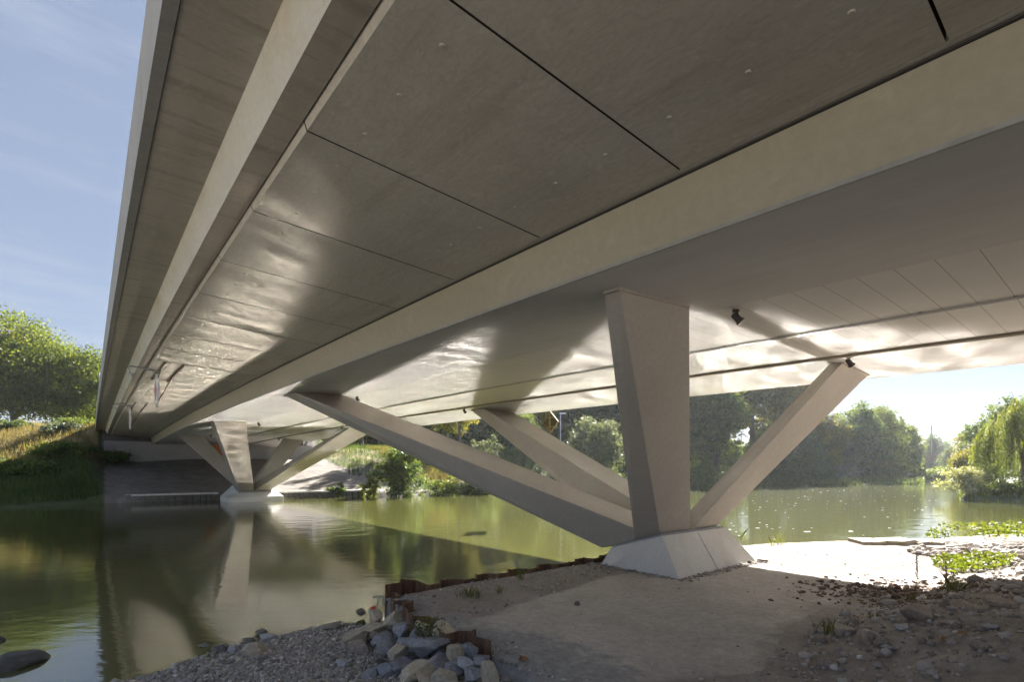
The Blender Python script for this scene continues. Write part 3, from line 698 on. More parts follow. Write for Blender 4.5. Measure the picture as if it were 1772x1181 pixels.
def again(src, label, loc, rz, sx, sz, group=None):
    c = copy_tree(src); c.location = loc; c.rotation_euler = (0, 0, rz); c.scale = (sx, sx, sz); c['label'] = label
    if group: c['group'] = group
    return c
def on_far(px, Y, dz=0): X_ = (px - 886) / 900.4 * Y; return (X_, Y, fh(X_, Y) + dz)
def top_h(py, Y, loc): return HC + (810 - py) / 900.4 * Y - loc[2]

# big tree and its companions on the left bank
l = on_far(30, 77); make_tree('broadleaf_tree', 'large yellow-green tree with forked pale trunk on the dry grass at the left edge', 'tree', l, top_h(548, 77, l), 17.5, .10, 46000, .40, MAT['leaf_plane'], 11, rad=.42, lobes=16, multi=3, fill=.3)
l = on_far(128, 80); make_tree('broadleaf_tree', 'rounded yellow-green tree standing between the largest left tree and the bridge edge', 'tree', l, top_h(606, 80, l), 14, .05, 28000, .38, MAT['leaf_plane'], 12, lobes=13, fill=.3)
l = on_far(168, 100); make_tree('broadleaf_tree', 'dark green tree half hidden behind the bridge edge at left', 'tree', l, top_h(618, 100, l), 14, .05, 16000, .5, MAT['leaf_mid'], 13)
l = on_far(-60, 84); make_tree('broadleaf_tree', 'yellow-green tree cut by the left edge of the photo', 'tree', l, top_h(590, 84, l), 14, .10, 9000, .45, MAT['leaf_plane'], 14)

# woodland behind the bridge, prototypes then copies
protoA = make_tree('woodland_tree', '', 'tree', (0, 0, 0), 20, 13, .05, 19000, .66, MAT['leaf_dark'], 21, lobes=14, fill=.35)
protoB = make_tree('woodland_tree', '', 'tree', (0, 0, 0), 20, 12, .04, 19000, .66, MAT['leaf_mid'], 22, lobes=13)
protoC = make_tree('woodland_tree', '', 'tree', (0, 0, 0), 20, 10, .26, 8000, .58, MAT['leaf_yellow'], 23, lobes=10, fill=.7, rad=.4)
protoD = make_tree('woodland_tree', '', 'tree', (0, 0, 0), 20, 13, .03, 17000, .62, MAT['leaf_yellow'], 24, lobes=12)
used = set()
def wood(pr, px, top, Y, label, wid=1.0, rz=None, group='trees of the far bank'):
    l = on_far(px, Y); h = top_h(top, Y, l)
    rz = random.uniform(0, 6.28) if rz is None else rz; k = h / 20
    if id(pr) not in used:
        used.add(id(pr)); pr.location = l; pr.rotation_euler = (0, 0, rz); pr.scale = (k * wid, k * wid, k); pr['label'] = label; pr['group'] = group; return pr
    return again(pr, label, l, rz, k * wid, k, group)
wood(protoC, 795, 620, 82, 'tall bare-trunked tree seen just under the bridge deck above the long strut', .8)
wood(protoC, 772, 630, 84, 'second bare-trunked tree beside its taller neighbour above the long strut', .75)
wood(protoC, 628, 650, 84, 'thin tree at the top of the gravel path behind the far pier', .7)
wood(protoA, 600, 640, 96, 'dark tree directly behind the far pier\'s right strut', 1.0)
wood(protoB, 655, 650, 92, 'green tree above the dark riverside shrub', 1.0)
wood(protoA, 715, 640, 104, 'dark tree behind the two bare trunks, on their left', 1.1)
wood(protoD, 850, 655, 106, 'yellowing tree right of the two bare trunks', .9)
wood(protoD, 935, 640, 98, 'sunlit yellow tree behind the diamond sign back', .7)
wood(protoB, 905, 715, 86, 'low leafy green tree below the upper forward strut', 1.0)
wood(protoA, 1000, 600, 112, 'dark tall tree left of the near column, behind the silver tree', 1.1)
wood(protoA, 1085, 610, 108, 'dark green tree partly covered by the near column on its left', 1.0)
wood(protoB, 1160, 600, 112, 'tree hidden mostly behind the near column', 1.0)
wood(protoB, 1238, 655, 100, 'broad full green tree right of the near column, down to the water', 1.1)
wood(protoC, 1225, 560, 122, 'tall tree with light showing through, just right of the near column', 1.0)
wood(protoC, 1300, 560, 124, 'tall thin-crowned tree in the middle of the strut gap', 1.1)
wood(protoC, 1345, 590, 126, 'tall thin-crowned tree with forked dark branches under the deck edge', 1.0)
wood(protoC, 1395, 600, 128, 'tall thin-crowned tree touching the right strut', .9)
wood(protoB, 1322, 742, 106, 'dark bushy tree low at the water in front of the thin crowns', 1.1)
wood(protoA, 1398, 745, 110, 'bluish dark tree at the water just right of the right strut', 1.3)
wood(protoD, 1437, 715, 116, 'yellow-green tree glowing behind the right strut', .8)
wood(protoA, 1478, 697, 118, 'tallest dark tree against the open sky right of the right strut', 1.05)
wood(protoB, 1520, 705, 124, 'round dark tree next to the tallest against the open sky', .95)
wood(protoB, 1562, 738, 132, 'lower green tree at the end of the dark tree row, before the railway bridge', 1.0)
wood(protoA, 1545, 718, 140, 'loose-crowned tree behind the end of the dark tree row', .9)
wood(protoD, 1540, 790, 122, 'small yellow-green tree overhanging the water in front of the tree row', 1.2)
for px, tp, Y, lb in ((560, 650, 110, 'dark tree seen between far pier struts'), (480, 660, 120, 'dark tree behind the far abutment'), (820, 640, 118, 'dark background tree behind the bare trunks, on their right'), (980, 640, 125, 'dark background tree behind the diamond sign')):
    wood(protoA, px, tp, Y, lb, 1.2)
BK = ['dark tree in the back row of the wood behind the far pier', 'dark tree of the back row seen over the gravel path', 'dark tree of the back row behind the large dark shrub', 'dark tree of the back row left of the bare trunks', 'dark tree of the back row at the bare trunks', 'dark tree of the back row above the upper forward strut', 'dark tree of the back row at the diamond sign', 'dark tree of the back row above the silver tree', 'dark tree of the back row left of the near column', 'dark tree of the back row behind the near column', 'dark tree of the back row right of the near column', 'dark tree of the back row in the middle of the strut gap', 'dark tree of the back row at the right end of the strut gap']
for i, lb in enumerate(BK[:9]):
    wood(protoA if i % 3 else protoB, 560 + i * 70, 640 - 12 * (i % 2), 128 + 6 * (i % 3), lb, 1.35)
def on_r(px, Y): X_ = (px - 886) / 900.4 * Y; return (X_, Y, float(right_h(np.array([X_]), np.array([Y]))[0]))
def wood_r(pr, px, top, Y, label, wid=1.0):
    l = on_r(px, Y); k = top_h(top, Y, l) / 20; return again(pr, label, l, random.uniform(0, 6.28), k * wid, k, 'trees of the right bank')
wood_r(protoA, 1622, 752, 215, 'small dark round tree over the railway bridge', 1.0)
wood_r(protoB, 1590, 772, 225, 'low dark tree left above the railway bridge', 1.3)
wood_r(protoB, 1650, 775, 190, 'low tree right above the railway bridge', 1.2)
wood_r(protoC, 1690, 745, 84, 'loose orange-tinged tree left of the weeping willow', 1.7)
wood_r(protoD, 1672, 775, 74, 'small yellowish tree leaning over the water left of the willow', 1.2)
wood_r(protoA, 1735, 690, 78, 'dark tall tree behind the weeping willow', 1.0)
wood_r(protoA, 1800, 680, 84, 'dark tree at the right edge behind the willow', 1.0)
wood_r(protoB, 1660, 790, 120, 'distant bushy tree on the right bank waterline', 1.3)

# shrubs on the banks
def shrub(name, label, cat, px, Y, top, w, n, leaf, mat, seed, base=.0, where=on_far, dz=-.1, **k):
    l = where(px, Y); l = (l[0], l[1], l[2] + dz); h = max(1.4, top_h(top, Y, l))
    return make_tree(name, label, cat, l, h, w, base, n, leaf, mat, seed, rad=.05, **k)
shrub('riverside_shrub', 'large dark green shrub at the water between the far pier and the long strut', 'shrub', 692, 57.8, 772, 5.4, 7000, .34, MAT['leaf_dark'], 31, fill=.3)
shrub('silver_tree', 'silvery grey-green willow left of the near column', 'tree', 1028, 72, 718, 8.5, 9000, .42, MAT['leaf_silver'], 32, base=.03, ragged=.35)
shrub('riverside_shrub', 'silvery shrub rising behind the long strut', 'shrub', 838, 68, 748, 4.5, 2600, .34, MAT['leaf_silver'], 33)
shrub('riverside_shrub', 'small yellow-green shrub beside the large dark riverside shrub', 'shrub', 640, 57.2, 822, 2.6, 1800, .26, MAT['leaf_bright'], 34)
shrub('riverside_shrub', 'small dark shrub on the stone quay edge right of the far pier', 'shrub', 582, 56.2, 838, 2.2, 1400, .24, MAT['leaf_dark'], 35)
shrub('riverside_shrub', 'dark shrub under the middle of the long strut', 'shrub', 835, 64, 815, 6, 3600, .34, MAT['leaf_dark'], 36)
shrub('riverside_shrub', 'green shrub at the water right of the large dark shrub', 'shrub', 765, 60.5, 828, 5, 2800, .32, MAT['leaf_mid'], 37)
shrub('riverside_shrub', 'bluish shrub seen in the gap between the two forward struts', 'shrub', 955, 70, 785, 5, 2600, .34, MAT['leaf_silver'], 38)
shrub('riverside_shrub', 'mid green shrub at the water beyond the gap of the forward struts', 'shrub', 1040, 76, 806, 8, 3200, .36, MAT['leaf_mid'], 39)
shrub('riverside_shrub', 'low green shrub at the water right of the near column', 'shrub', 1218, 92, 805, 9, 3200, .42, MAT['leaf_mid'], 40)
shrub('riverside_shrub', 'dark bluish shrub hanging over the water under the right strut', 'shrub', 1385, 102, 780, 13, 5200, .46, MAT['leaf_dark'], 41)
shrub('riverside_shrub', 'pale green low shrub at the water right of the right strut', 'shrub', 1450, 112, 808, 11, 3600, .44, MAT['leaf_silver'], 42)
shrub('riverside_shrub', 'small pale shrub at the foot of the dark tree row', 'shrub', 1520, 118, 806, 10, 3000, .44, MAT['leaf_bright'], 43)
shrub('flowering_bush', 'pale white-flowered bush at the tip of the right bank', 'shrub', 1672, 52.0, 812, 4.6, 6500, .22, MAT['leaf_pale'], 44, where=on_r, fill=.3)
shrub('riverside_shrub', 'bright yellow-green bush above the pale flowering bush', 'shrub', 1700, 56, 806, 4, 2600, .26, MAT['leaf_bright'], 45, where=on_r)
shrub('riverside_shrub', 'sunny yellow-green bush under the weeping willow', 'shrub', 1752, 49, 838, 4.5, 2600, .24, MAT['leaf_bright'], 46, where=on_r)
shrub('bank_shrub', 'dark green shrub on the shaded left bank beside the bare gravel', 'shrub', 135, 61.5, 768, 4.2, 3000, .28, MAT['leaf_mid'], 47)
shrub('bank_shrub', 'silvery shrub on the shaded left bank', 'shrub', 105, 58, 776, 4.2, 2600, .26, MAT['leaf_silver'], 48)
shrub('bank_shrub', 'dark low shrub at the water on the left bank nearest the bridge', 'shrub', 188, 57.5, 822, 4.6, 3400, .26, MAT['leaf_mid'], 49)
shrub('bank_shrub', 'dark green shrub at the water near the left edge', 'shrub', 30, 48, 806, 6.0, 4200, .28, MAT['leaf_mid'], 50)
shrub('bank_shrub', 'dark shrub among the dry grass at the left edge', 'shrub', 14, 62, 770, 4.0, 2200, .3, MAT['leaf_dark'], 51)
shrub('bank_shrub', 'tall yellowish bush at the crest beside the bridge edge', 'shrub', 140, 74, 730, 4.5, 2400, .3, MAT['leaf_yellow'], 52)
shrub('bank_shrub', 'green shrub at the water in the middle of the shaded left bank', 'shrub', 105, 52.5, 818, 5.5, 3200, .26, MAT['leaf_mid'], 53)

def undergrowth(name, label, px0, px1, Y0, Y1, h, n, leaf, mat, seed):
    r = np.random.default_rng(seed); Yv = r.uniform(Y0, Y1, n); px = r.uniform(px0, px1, n); x = (px - 886) / 900.4 * Yv; z = far_h(x, Yv)
    hh = h * np.clip(.75 + .6 * fbm(x * .16, Yv * .16, seed), .25, 1.3); p = np.stack([x, Yv, z + hh * r.uniform(0, 1, n) ** .7], 1); v, f = leaf_quads(p, leaf, r, .3)
    return tag(np_mesh(name, v, f, mat, fattr={'tint': np.clip(.4 + .3 * fbm(x * .5, Yv * .5, seed + 1) + .15 * r.normal(size=n), 0, 1)}), label, 'undergrowth', None, 'stuff')
undergrowth('undergrowth', 'dense undergrowth between the trunks of the wood behind the bridge', 540, 1120, 100, 118, 8.0, 30000, .8, MAT['leaf_dark'], 401)
undergrowth('undergrowth', 'dense undergrowth below the trees right of the near column', 1120, 1600, 116, 142, 6.0, 24000, .85, MAT['leaf_mid'], 402)
undergrowth('undergrowth', 'low growth along the waterline right of the near column', 1180, 1600, 96, 128, 2.2, 14000, .5, MAT['leaf_mid'], 403)
undergrowth('undergrowth', 'dark growth closing off the far end of the river', 1560, 1665, 130, 150, 3.2, 12000, .6, MAT['leaf_mid'], 404)
undergrowth('undergrowth', 'distant bushes below the railway bridge', 1540, 1690, 212, 235, 9, 14000, 1.0, MAT['leaf_dark'], 405)

# weeping willow
def willow(label, loc, h, w, seed, n=760):
    r = np.random.default_rng(seed); root = thing('weeping_willow', label, 'tree', loc)
    cs, ti = [], []
    bun = [(r.uniform(0, 6.28), math.sqrt(r.uniform(.05, 1)), r.normal() * .16, r.uniform(.88, 1.0), r.uniform(.55, 1.0)) for _ in range(46)]
    for i in range(n):
        a0, q0, tb, zb, lb = bun[i % len(bun)]; a = a0 + r.normal() * .13; q = min(1.05, max(.02, q0 + r.normal() * .07)); x0, y0 = math.cos(a) * q * w / 2, math.sin(a) * q * w / 2
        z0 = h * (1.0 - .40 * q ** 2.4) * zb * r.uniform(.93, 1.0); ln = min(z0 - .25, z0 * lb * r.uniform(.6, 1.0) * (.5 + .55 * q)); k = int(ln / .085); tn = tb + r.normal() * .1
        sw = r.normal(size=2) * .14
        for j in range(k):
            f = j / max(1, k); g_ = 1 + .10 * min(1, f * 4); cs.append((x0 * g_ + sw[0] * f + r.normal() * .05, y0 * g_ + sw[1] * f + r.normal() * .05, z0 - ln * f)); ti.append(.48 + tn + .15 * r.normal())
    v, f = leaf_quads(np.array(cs), .27, r, 0, 2.0, .28); np_mesh('crown', v, f, MAT['leaf_willow'], root, fattr={'tint': np.clip(ti, 0, 1)})
    cl = np.array([(math.cos(a) * w * .3, math.sin(a) * w * .3, h * .85) for a in np.arange(0, 6.2, .7)])
    trunk_mesh(r, h, w, .2, cl, .28, 9).build('trunk', MAT['bark'], root, origin=(0, 0, 0), smooth=True); return root
l = on_r(1775, 52); willow('weeping willow with long hanging strands at the right edge', l, top_h(686, 52, l), 7.6, 61)
l = on_r(1840, 60); willow('second weeping willow cut by the right edge', l, top_h(700, 58, l), 8, 62, 460)

# ------------------------------------------------------------------ grasses (nobody could count the blades)
def blades(pts, hgt, wid, r, lean=.35):
    n = len(pts); a = r.uniform(0, 6.28, n); d = np.stack([np.cos(a), np.sin(a), np.zeros(n)], 1); h = (hgt * r.uniform(.5, 1.3, n))[:, None]
    b = r.uniform(0, 6.28, n); le = np.stack([np.cos(b), np.sin(b), np.zeros(n)], 1) * h * lean * r.uniform(.2, 1, n)[:, None]
    w_ = d * wid * .5; up = np.array([0, 0, 1.0]); mid = pts + up * h * .55 + le * .35; tip = pts + up * h + le
    v = np.stack([pts - w_, pts + w_, mid + w_ * .7, tip, mid - w_ * .7], 1).reshape(-1, 3); return v, np.arange(n * 5).reshape(n, 5)
def grass(name, label, cat, mat, n, hgt, wid, sampler, hfun, seed, clump=.9):
    r = np.random.default_rng(seed); x, y = sampler(r, n); keep = fbm(x * .5, y * .5, seed, 3) + r.normal(size=len(x)) * .25 > -clump + .45; x, y = x[keep], y[keep]
    z = hfun(x, y); v, f = blades(np.stack([x, y, z - .03], 1), hgt * (1 + .5 * fbm(x * .3, y * .3, seed + 1)), wid, r)
    t = np.clip(.5 + .35 * fbm(x * .4, y * .4, seed + 2) + .15 * r.normal(size=len(x)), 0, 1)
    return tag(np_mesh(name, v, f, mat, fattr={'tint': t}), label, cat, None, 'stuff')
def st_sampler(s0, s1, t0, t1, cond=None):
    def f(r, n):
        s_ = r.uniform(s0, s1, n); t_ = r.uniform(t0, t1, n); k = s_ - np.interp(t_, SH_T, SH_S) > .06
        if cond is not None: k &= cond(s_, t_, s_ - np.interp(t_, SH_T, SH_S), r)
        s_, t_ = s_[k], t_[k]; return (-SN * s_ + CS * t_) * M, (CS * s_ + SN * t_) * M
    return f
grass('dry_grass', 'dry straw-coloured grass on the sunny left bank', 'grass', MAT['grass_dry'], 42000, .75, .045, st_sampler(18.6, 29, -9, .35, lambda s, t, d, r: d > 2.3 + .8 * r.random(len(s))), far_h, 101, 1.1)
grass('bank_grass', 'green grass and weeds on the shaded left bank', 'grass', MAT['grass_green'], 46000, .65, .06, st_sampler(16, 20.4, -9, .35, lambda s, t, d, r: (d < 3.2) & (t < .25 - .3 * (d - .3) * (d > .3) * .4)), far_h, 102, 1.2)
grass('bank_grass', 'green grass on the far bank right of the far pier', 'grass', MAT['grass_green'], 36000, .7, .07, st_sampler(15, 24, 7.2, 30, lambda s, t, d, r: (d < .9) | (d > 2.2)), far_h, 103, .9)
grass('dry_grass', 'yellow grass on the far bank behind the long strut', 'grass', MAT['grass_dry'], 16000, .7, .06, st_sampler(16.5, 22, 9.5, 14), far_h, 104, .6)
def rb_s(r, n):
    x = r.uniform(43, 66, n); y = r.uniform(42, 62, n); k = inside(x, y, RB); return x[k], y[k]
grass('bank_grass', 'sunny grass under the willow on the right bank', 'grass', MAT['leaf_bright'], 9000, .5, .06, rb_s, right_h, 105, .9)

# ------------------------------------------------------------------ sheet pile wall along the near bank
def pile_wall(name, label, line, top, bot, depth, pitch, parent=None):
    """folded steel sheets following a polyline"""
    root = thing(name, label, 'sheet piling', (*line[0], bot))
    pts = []
    for (ax, ay), (bx, by) in zip(line, line[1:]):
        L_ = math.hypot(bx - ax, by - ay); ux, uy = (bx - ax) / L_, (by - ay) / L_; nx_, ny_ = -uy, ux; d = 0; ph = 0
        while d < L_ - .02:
            for q, o in ((0, 0), (.34, 0), (.5, 1), (.84, 1)):
                u = d + q * pitch
                if u > L_: break
                pts.append((ax + ux * u + nx_ * o * depth, ay + uy * u + ny_ * o * depth))
            d += pitch
        pts.append((bx, by))
    m = MB(); th = .02
    for i in range(len(pts) - 1):
        (ax, ay), (bx, by) = pts[i], pts[i + 1]; L_ = math.hypot(bx - ax, by - ay)
        if L_ < .01: continue
        nx_, ny_ = -(by - ay) / L_ * th, (bx - ax) / L_ * th
        t0 = top(ax, ay) if callable(top) else top; t1 = top(bx, by) if callable(top) else top
        m.hexa([(ax, ay, bot), (bx, by, bot), (bx + nx_, by + ny_, bot), (ax + nx_, ay + ny_, bot), (ax, ay, t0), (bx, by, t1), (bx + nx_, by + ny_, t1), (ax + nx_, ay + ny_, t0)])
    m.build('steel_sheet', MAT['rust'], root)
    m = MB()
    for i in range(2, len(pts) - 1, 4):
        x_, y_ = pts[i]; t0 = (top(x_, y_) if callable(top) else top) + .02; m.tube([(x_, y_, bot), (x_, y_, t0)], .03, 6)
    m.build('interlock', MAT['rust'], root); return root
pile_wall('sheet_pile_wall', 'rusty sheet pile wall along the water edge in front of the pier', [(-2.52, 10.36), (1.49, 13.60), (3.2, 14.95)],
          lambda x, y: .86 - .13 * sstep(np.array(x), -2.25, -1.75) * 1.12 + .012 * vnoise(np.array(x * 1.3), np.array(y * .7), 4), -.8, .24, .95)
pile_wall('sheet_pile_wall', 'rusty sheet pile return wall behind the boulder heap', [(-.30, 7.40), (-1.07, 7.80), (-1.10, 8.0), (-1.76, 8.80), (-1.80, 9.0), (-2.50, 10.30)],
          lambda x, y: .72 + .06 * vnoise(np.array(x * 2.3), np.array(y * 1.7), 6), -.3, -.20, .80)
def clamp(label, loc, rz, k=1.0):
    r = thing('screw_clamp', label, 'clamp', loc, rz); X0 = Vector(loc)
    m = MB(); m.box(X0 + Vector((0, 0, 0)), (.34 * k, .03, .035)); m.box(X0 + Vector((.15 * k, 0, -.09)), (.03, .03, .16)); m.box(X0 + Vector((-.04 * k, 0, -.09)), (.03, .035, .17)); m.build('clamp_bar', MAT['galv'], r)
    m = MB(); m.tube([X0 + Vector((-.04 * k, 0, -.16)), X0 + Vector((-.10 * k, -.02, -.19))], .014, 6); m.build('spindle', MAT['galv'], r)
    m = MB(); m.tube([X0 + Vector((-.10 * k, -.02, -.19)), X0 + Vector((-.24 * k, -.05, -.21))], [.026, .03], 8); m.build('handle', MAT['red'], r)
clamp('red-handled clamp on the corner of the sheet pile wall over the water', (-2.62, 10.22, .66), .3, .62)
clamp('red-handled clamp beside the boulder heap at the end of the sheet piling', (-.42, 7.28, .56), -.2, .62)

# ------------------------------------------------------------------ stones
def ico(sub):
    import bmesh
    bm = bmesh.new(); bmesh.ops.create_icosphere(bm, subdivisions=sub, radius=1); v = np.array([x.co[:] for x in bm.verts]); f = np.array([[q.index for q in x.verts] for x in bm.faces]); bm.free(); return v, f
ICO3 = ico(4); ICO1 = ico(1)
def rock_mesh(seed, cuts=9, rough=.05, roundish=0.0):
    r = np.random.default_rng(seed); v = ICO3[0].copy(); base = v.copy()
    for i in range(cuts):
        n = r.normal(size=3); n /= np.linalg.norm(n); d = r.uniform(.42, .78) + roundish; e = v @ n - d; v = v - np.clip(e, 0, None)[:, None] * n * .97
    nz = fbm(base[:, 0] * 2.2 + seed, base[:, 1] * 2.2 + base[:, 2] * 1.7, seed, 4) + fbm(base[:, 2] * 2.4 - seed, base[:, 0] * 2.1 - base[:, 1], seed + 5, 4)
    v = v * (1 + rough * nz)[:, None]
    me = bpy.data.meshes.new('boulder'); me.from_pydata(v.tolist(), [], ICO3[1].tolist()); me.update(); return me
ROCKS = [rock_mesh(i, 15, .035) for i in range(12)]; ROUND = [rock_mesh(50 + i, 12, .04, .16) for i in range(4)]
def boulder(px, py, zw, wpx, hpx, mat, label, group=None, kind=None, sink=.3, depth=None, rz=None, name='boulder', tilt=.35):
    c = P(px, py, zw); k = c.y / 900.4; me0 = (kind or random.choice(ROCKS)); me = bpy.data.meshes.get(me0.name + '_' + mat)
    if me is None: me = me0.copy(); me.name = me0.name + '_' + mat; me.materials.clear(); me.materials.append(MAT[mat])
    o = bpy.data.objects.new(name, me); col.objects.link(o); o.location = c
    w_ = wpx * k * .56; h_ = hpx * k * .60; o.scale = (w_, depth or w_ * random.uniform(.8, 1.05), h_)
    o.rotation_euler = (random.uniform(-tilt, tilt), random.uniform(-tilt, tilt), random.uniform(-.5, .5) if rz is None else rz)
    return tag(o, label, 'stone', group)
BL = [  # photo centre, height, size in photo pixels, stone, label
    (740, 1120, .50, 62, 38, 'rock_grey', 'long blue-grey slab stone across the middle of the boulder heap'),
    (760, 1136, .36, 40, 34, 'rock_grey', 'blue-grey block right below the long slab stone'),
    (757, 1134, .30, 5, 5, 'rock_grey', None),
    (758, 1112, .52, 44, 42, 'rock_beige', None),
    (777, 1150, .3, 26, 20, 'rock_grey', None),
    (760, 1103, .56, 40, 38, 'rock_beige', 'largest beige boulder, right of the long blue-grey slab'),
    (730, 1098, .50, 34, 34, 'rock_beige', 'split beige boulder left of the largest beige one'),
    (785, 1132, .58, 28, 34, 'rock_beige', 'ochre boulder leaning beside the largest beige one'),
    (810, 1125, .62, 26, 26, 'rock_grey', 'dark grey block below the rusty sheet at the clamp'),
    (717, 1102, .52, 20, 28, 'rock_grey', 'upright grey stone leaning on the rusty sheet piling'),
    (678, 1077, .48, 34, 30, 'rock_beige', 'pale rounded boulder at the foot of the pile corner'),
    (695, 1092, .46, 36, 28, 'rock_grey', 'smooth grey boulder wedged against the sheet piling'),
    (650, 1070, .32, 26, 28, 'rock_beige', 'yellowish boulder at the water beside the pile corner'),
    (644, 1090, .34, 52, 22, 'rock_beige', 'long mossy flat boulder in front of the pile corner'),
    (612, 1108, .30, 46, 34, 'rock_beige', 'big tan boulder at the left end of the heap'),
    (622, 1122, .26, 30, 26, 'rock_brown', 'brownish boulder below the big tan boulder'),
    (664, 1106, .38, 34, 20, 'rock_grey', 'flat pale grey stone in the hollow of the heap'),
    (645, 1100, .34, 18, 18, 'rock_brown', 'small brown stone in the hollow of the heap'),
    (668, 1122, .34, 44, 16, 'rock_grey', 'low dark grey stone under the flat pale stone'),
    (688, 1128, .40, 30, 24, 'rock_beige', 'tan stone left of the long slab stone'),
    (703, 1118, .44, 24, 26, 'rock_grey', 'grey wedge stone above the long slab stone'),
    (693, 1158, .34, 60, 36, 'rock_grey', 'broad blue-grey boulder low in the heap'),
    (668, 1170, .28, 30, 30, 'rock_grey', 'small blue-grey block at the front left of the heap'),
    (715, 1170, .36, 54, 36, 'rock_beige', 'large pale angular boulder at the bottom front of the heap'),
    (750, 1152, .40, 36, 30, 'rock_grey', 'blocky blue-grey boulder under the largest beige one'),
    (783, 1158, .46, 30, 24, 'rock_grey', 'dark blue stone right of the blocky one'),
    (808, 1152, .52, 30, 26, 'rock_grey', 'pointed blue-white stone near the lower clamp'),
    (831, 1150, .56, 18, 26, 'rock_grey', 'narrow blue stone at the right end of the heap'),
    (818, 1170, .50, 34, 26, 'rock_grey', 'squarish grey boulder at the right front of the heap'),
    (850, 1168, .60, 24, 46, 'rock_beige', 'tall tan slab standing at the right end of the heap'),
    (775, 1176, .42, 40, 20, 'rock_beige', 'low tan boulder at the bottom edge of the heap'),
    (740, 1181, .34, 40, 24, 'rock_beige', 'grey-tan boulder cut by the bottom edge of the photo'),
    (640, 1176, .24, 44, 26, 'rock_grey', 'pale grey boulder at the front left corner of the heap'),
    (590, 1150, .26, 30, 14, 'rock_grey', 'flat grey stone half sunk in the pebbles'),
]
for i, (px, py, zw, w_, h_, mt, lb) in enumerate(BL):
    if lb is None: continue
    boulder(px, py, zw + .0, w_ * 1.30, h_ * 1.30, mt, lb, 'quarry boulders piled at the sheet pile wall')
for i in range(30):    # filler stones deep in the heap
    px, py = random.uniform(640, 850), random.uniform(1085, 1178)
    boulder(px, py, .16 + .28 * max(0, (px - 640) / 210), random.uniform(22, 42), random.uniform(18, 32), random.choice(['rock_grey', 'rock_dark', 'rock_grey', 'rock_brown']),
            'smaller angular stone wedged low between the larger boulders of the heap', 'filler stones of the boulder heap')
SHORE = [(444, 1130, .10, 54, 26, 'rock_beige', 'large smooth pale stone on the pebble shore', ROUND),
    (405, 1128, .06, 24, 18, 'rock_grey', 'small light stone left of the large smooth one', ROUND),
    (380, 1128, .02, 34, 22, 'rock_dark', 'dark stone half in the water at the shore tip', ROCKS),
    (430, 1112, .03, 30, 16, 'rock_dark', 'dark angular stone behind the large smooth one', ROCKS),
    (462, 1108, .05, 34, 18, 'rock_grey', 'flat grey stone at the water behind the large smooth one', ROCKS),
    (452, 1097, .02, 20, 12, 'rock_dark', 'small wet stone at the waterline of the shore', ROCKS),
    (456, 1146, .10, 28, 22, 'rock_dark', 'dark tilted slab right of the large smooth stone', ROCKS),
    (413, 1146, .08, 18, 14, 'rock_beige', 'small whitish stone below the large smooth one', ROUND),
    (378, 1154, .06, 30, 12, 'rock_dark', 'long dark flat stone low on the shore', ROCKS),
    (392, 1172, .06, 34, 16, 'rock_grey', 'flat pale stone at the bottom of the pebble shore', ROUND),
    (476, 1150, .12, 30, 18, 'rock_dark', 'thin dark slab standing in the pebbles', ROCKS),
    (575, 1085, .12, 50, 12, 'rock_dark', 'long dark slab at the waterline left of the boulder heap', ROCKS),
    (625, 1062, .10, 24, 14, 'rock_dark', 'small wet stone beside the pile corner at the water', ROCKS),
    (352, 1118, .0, 24, 8, 'rock_dark', 'flat wet stone farthest out at the shore tip', ROCKS),
    (24, 1150, -.02, 96, 40, 'rock_wet', 'big dark boulder in the water at the lower left', ROUND),
    (-14, 1114, -.02, 36, 24, 'rock_wet', 'pale top of a boulder in the water cut by the left edge', ROUND)]
for px, py, zw, w_, h_, mt, lb, kd in SHORE: boulder(px, py, zw, w_, h_, mt, lb, None, random.choice(kd), tilt=.15)
MOUND = [(1648, 1045, 76, 36, 'rock_brown', 'large brown flat-topped clod at the top of the soil mound'),
    (1590, 1060, 66, 34, 'rock_brown', 'broad brown slab of soil left below the large clod'),
    (1735, 1042, 56, 28, 'rock_brown', 'grey-brown boulder at the right edge of the soil mound'),
    (1505, 1098, 40, 36, 'rock_brown', 'brown wedge-shaped clod at the left of the soil mound'),
    (1528, 1108, 28, 24, 'rock_brown', 'round brown clod beside the wedge-shaped one'),
    (1558, 1085, 24, 20, 'rock_grey', 'grey rounded stone in the middle of the soil mound'),
    (1536, 1120, 24, 12, 'rock_grey', 'pale bluish flat stone on the soil mound'),
    (1712, 1084, 26, 14, 'rock_grey', 'pale rounded stone right on the soil mound'),
    (1556, 1064, 22, 14, 'rock_grey', 'light square stone on the upper edge of the mound'),
    (1578, 1046, 20, 6, 'rock_grey', 'flat whitish stone where the mound meets the slab'),
    (1526, 1058, 18, 12, 'rock_grey', 'small white stone at the edge of the slab'),
    (1460, 1090, 44, 30, 'rock_brown', 'brown clod at the mound foot beside the weed tuft'),
    (1425, 1145, 30, 26, 'rock_brown', 'angular brown stone at the bottom of the mound foot'),
    (1700, 1120, 36, 20, 'rock_brown', 'dull brown lump in the right part of the mound')]
def mound_z(px, py):
    z = .7
    for _ in range(12): c = P(px, py, z); z = .5 * z + .5 * nh(c.x, c.y)
    return z
for px, py, w_, h_, mt, lb in MOUND:
    z = mound_z(px, py + h_ * .3); boulder(px, py + h_ * .2, z + .03, w_, h_ * 1.05, mt, lb, 'clods and stones on the soil mound' if mt == 'rock_brown' else None, tilt=.2, name='clod' if mt == 'rock_brown' else 'boulder')
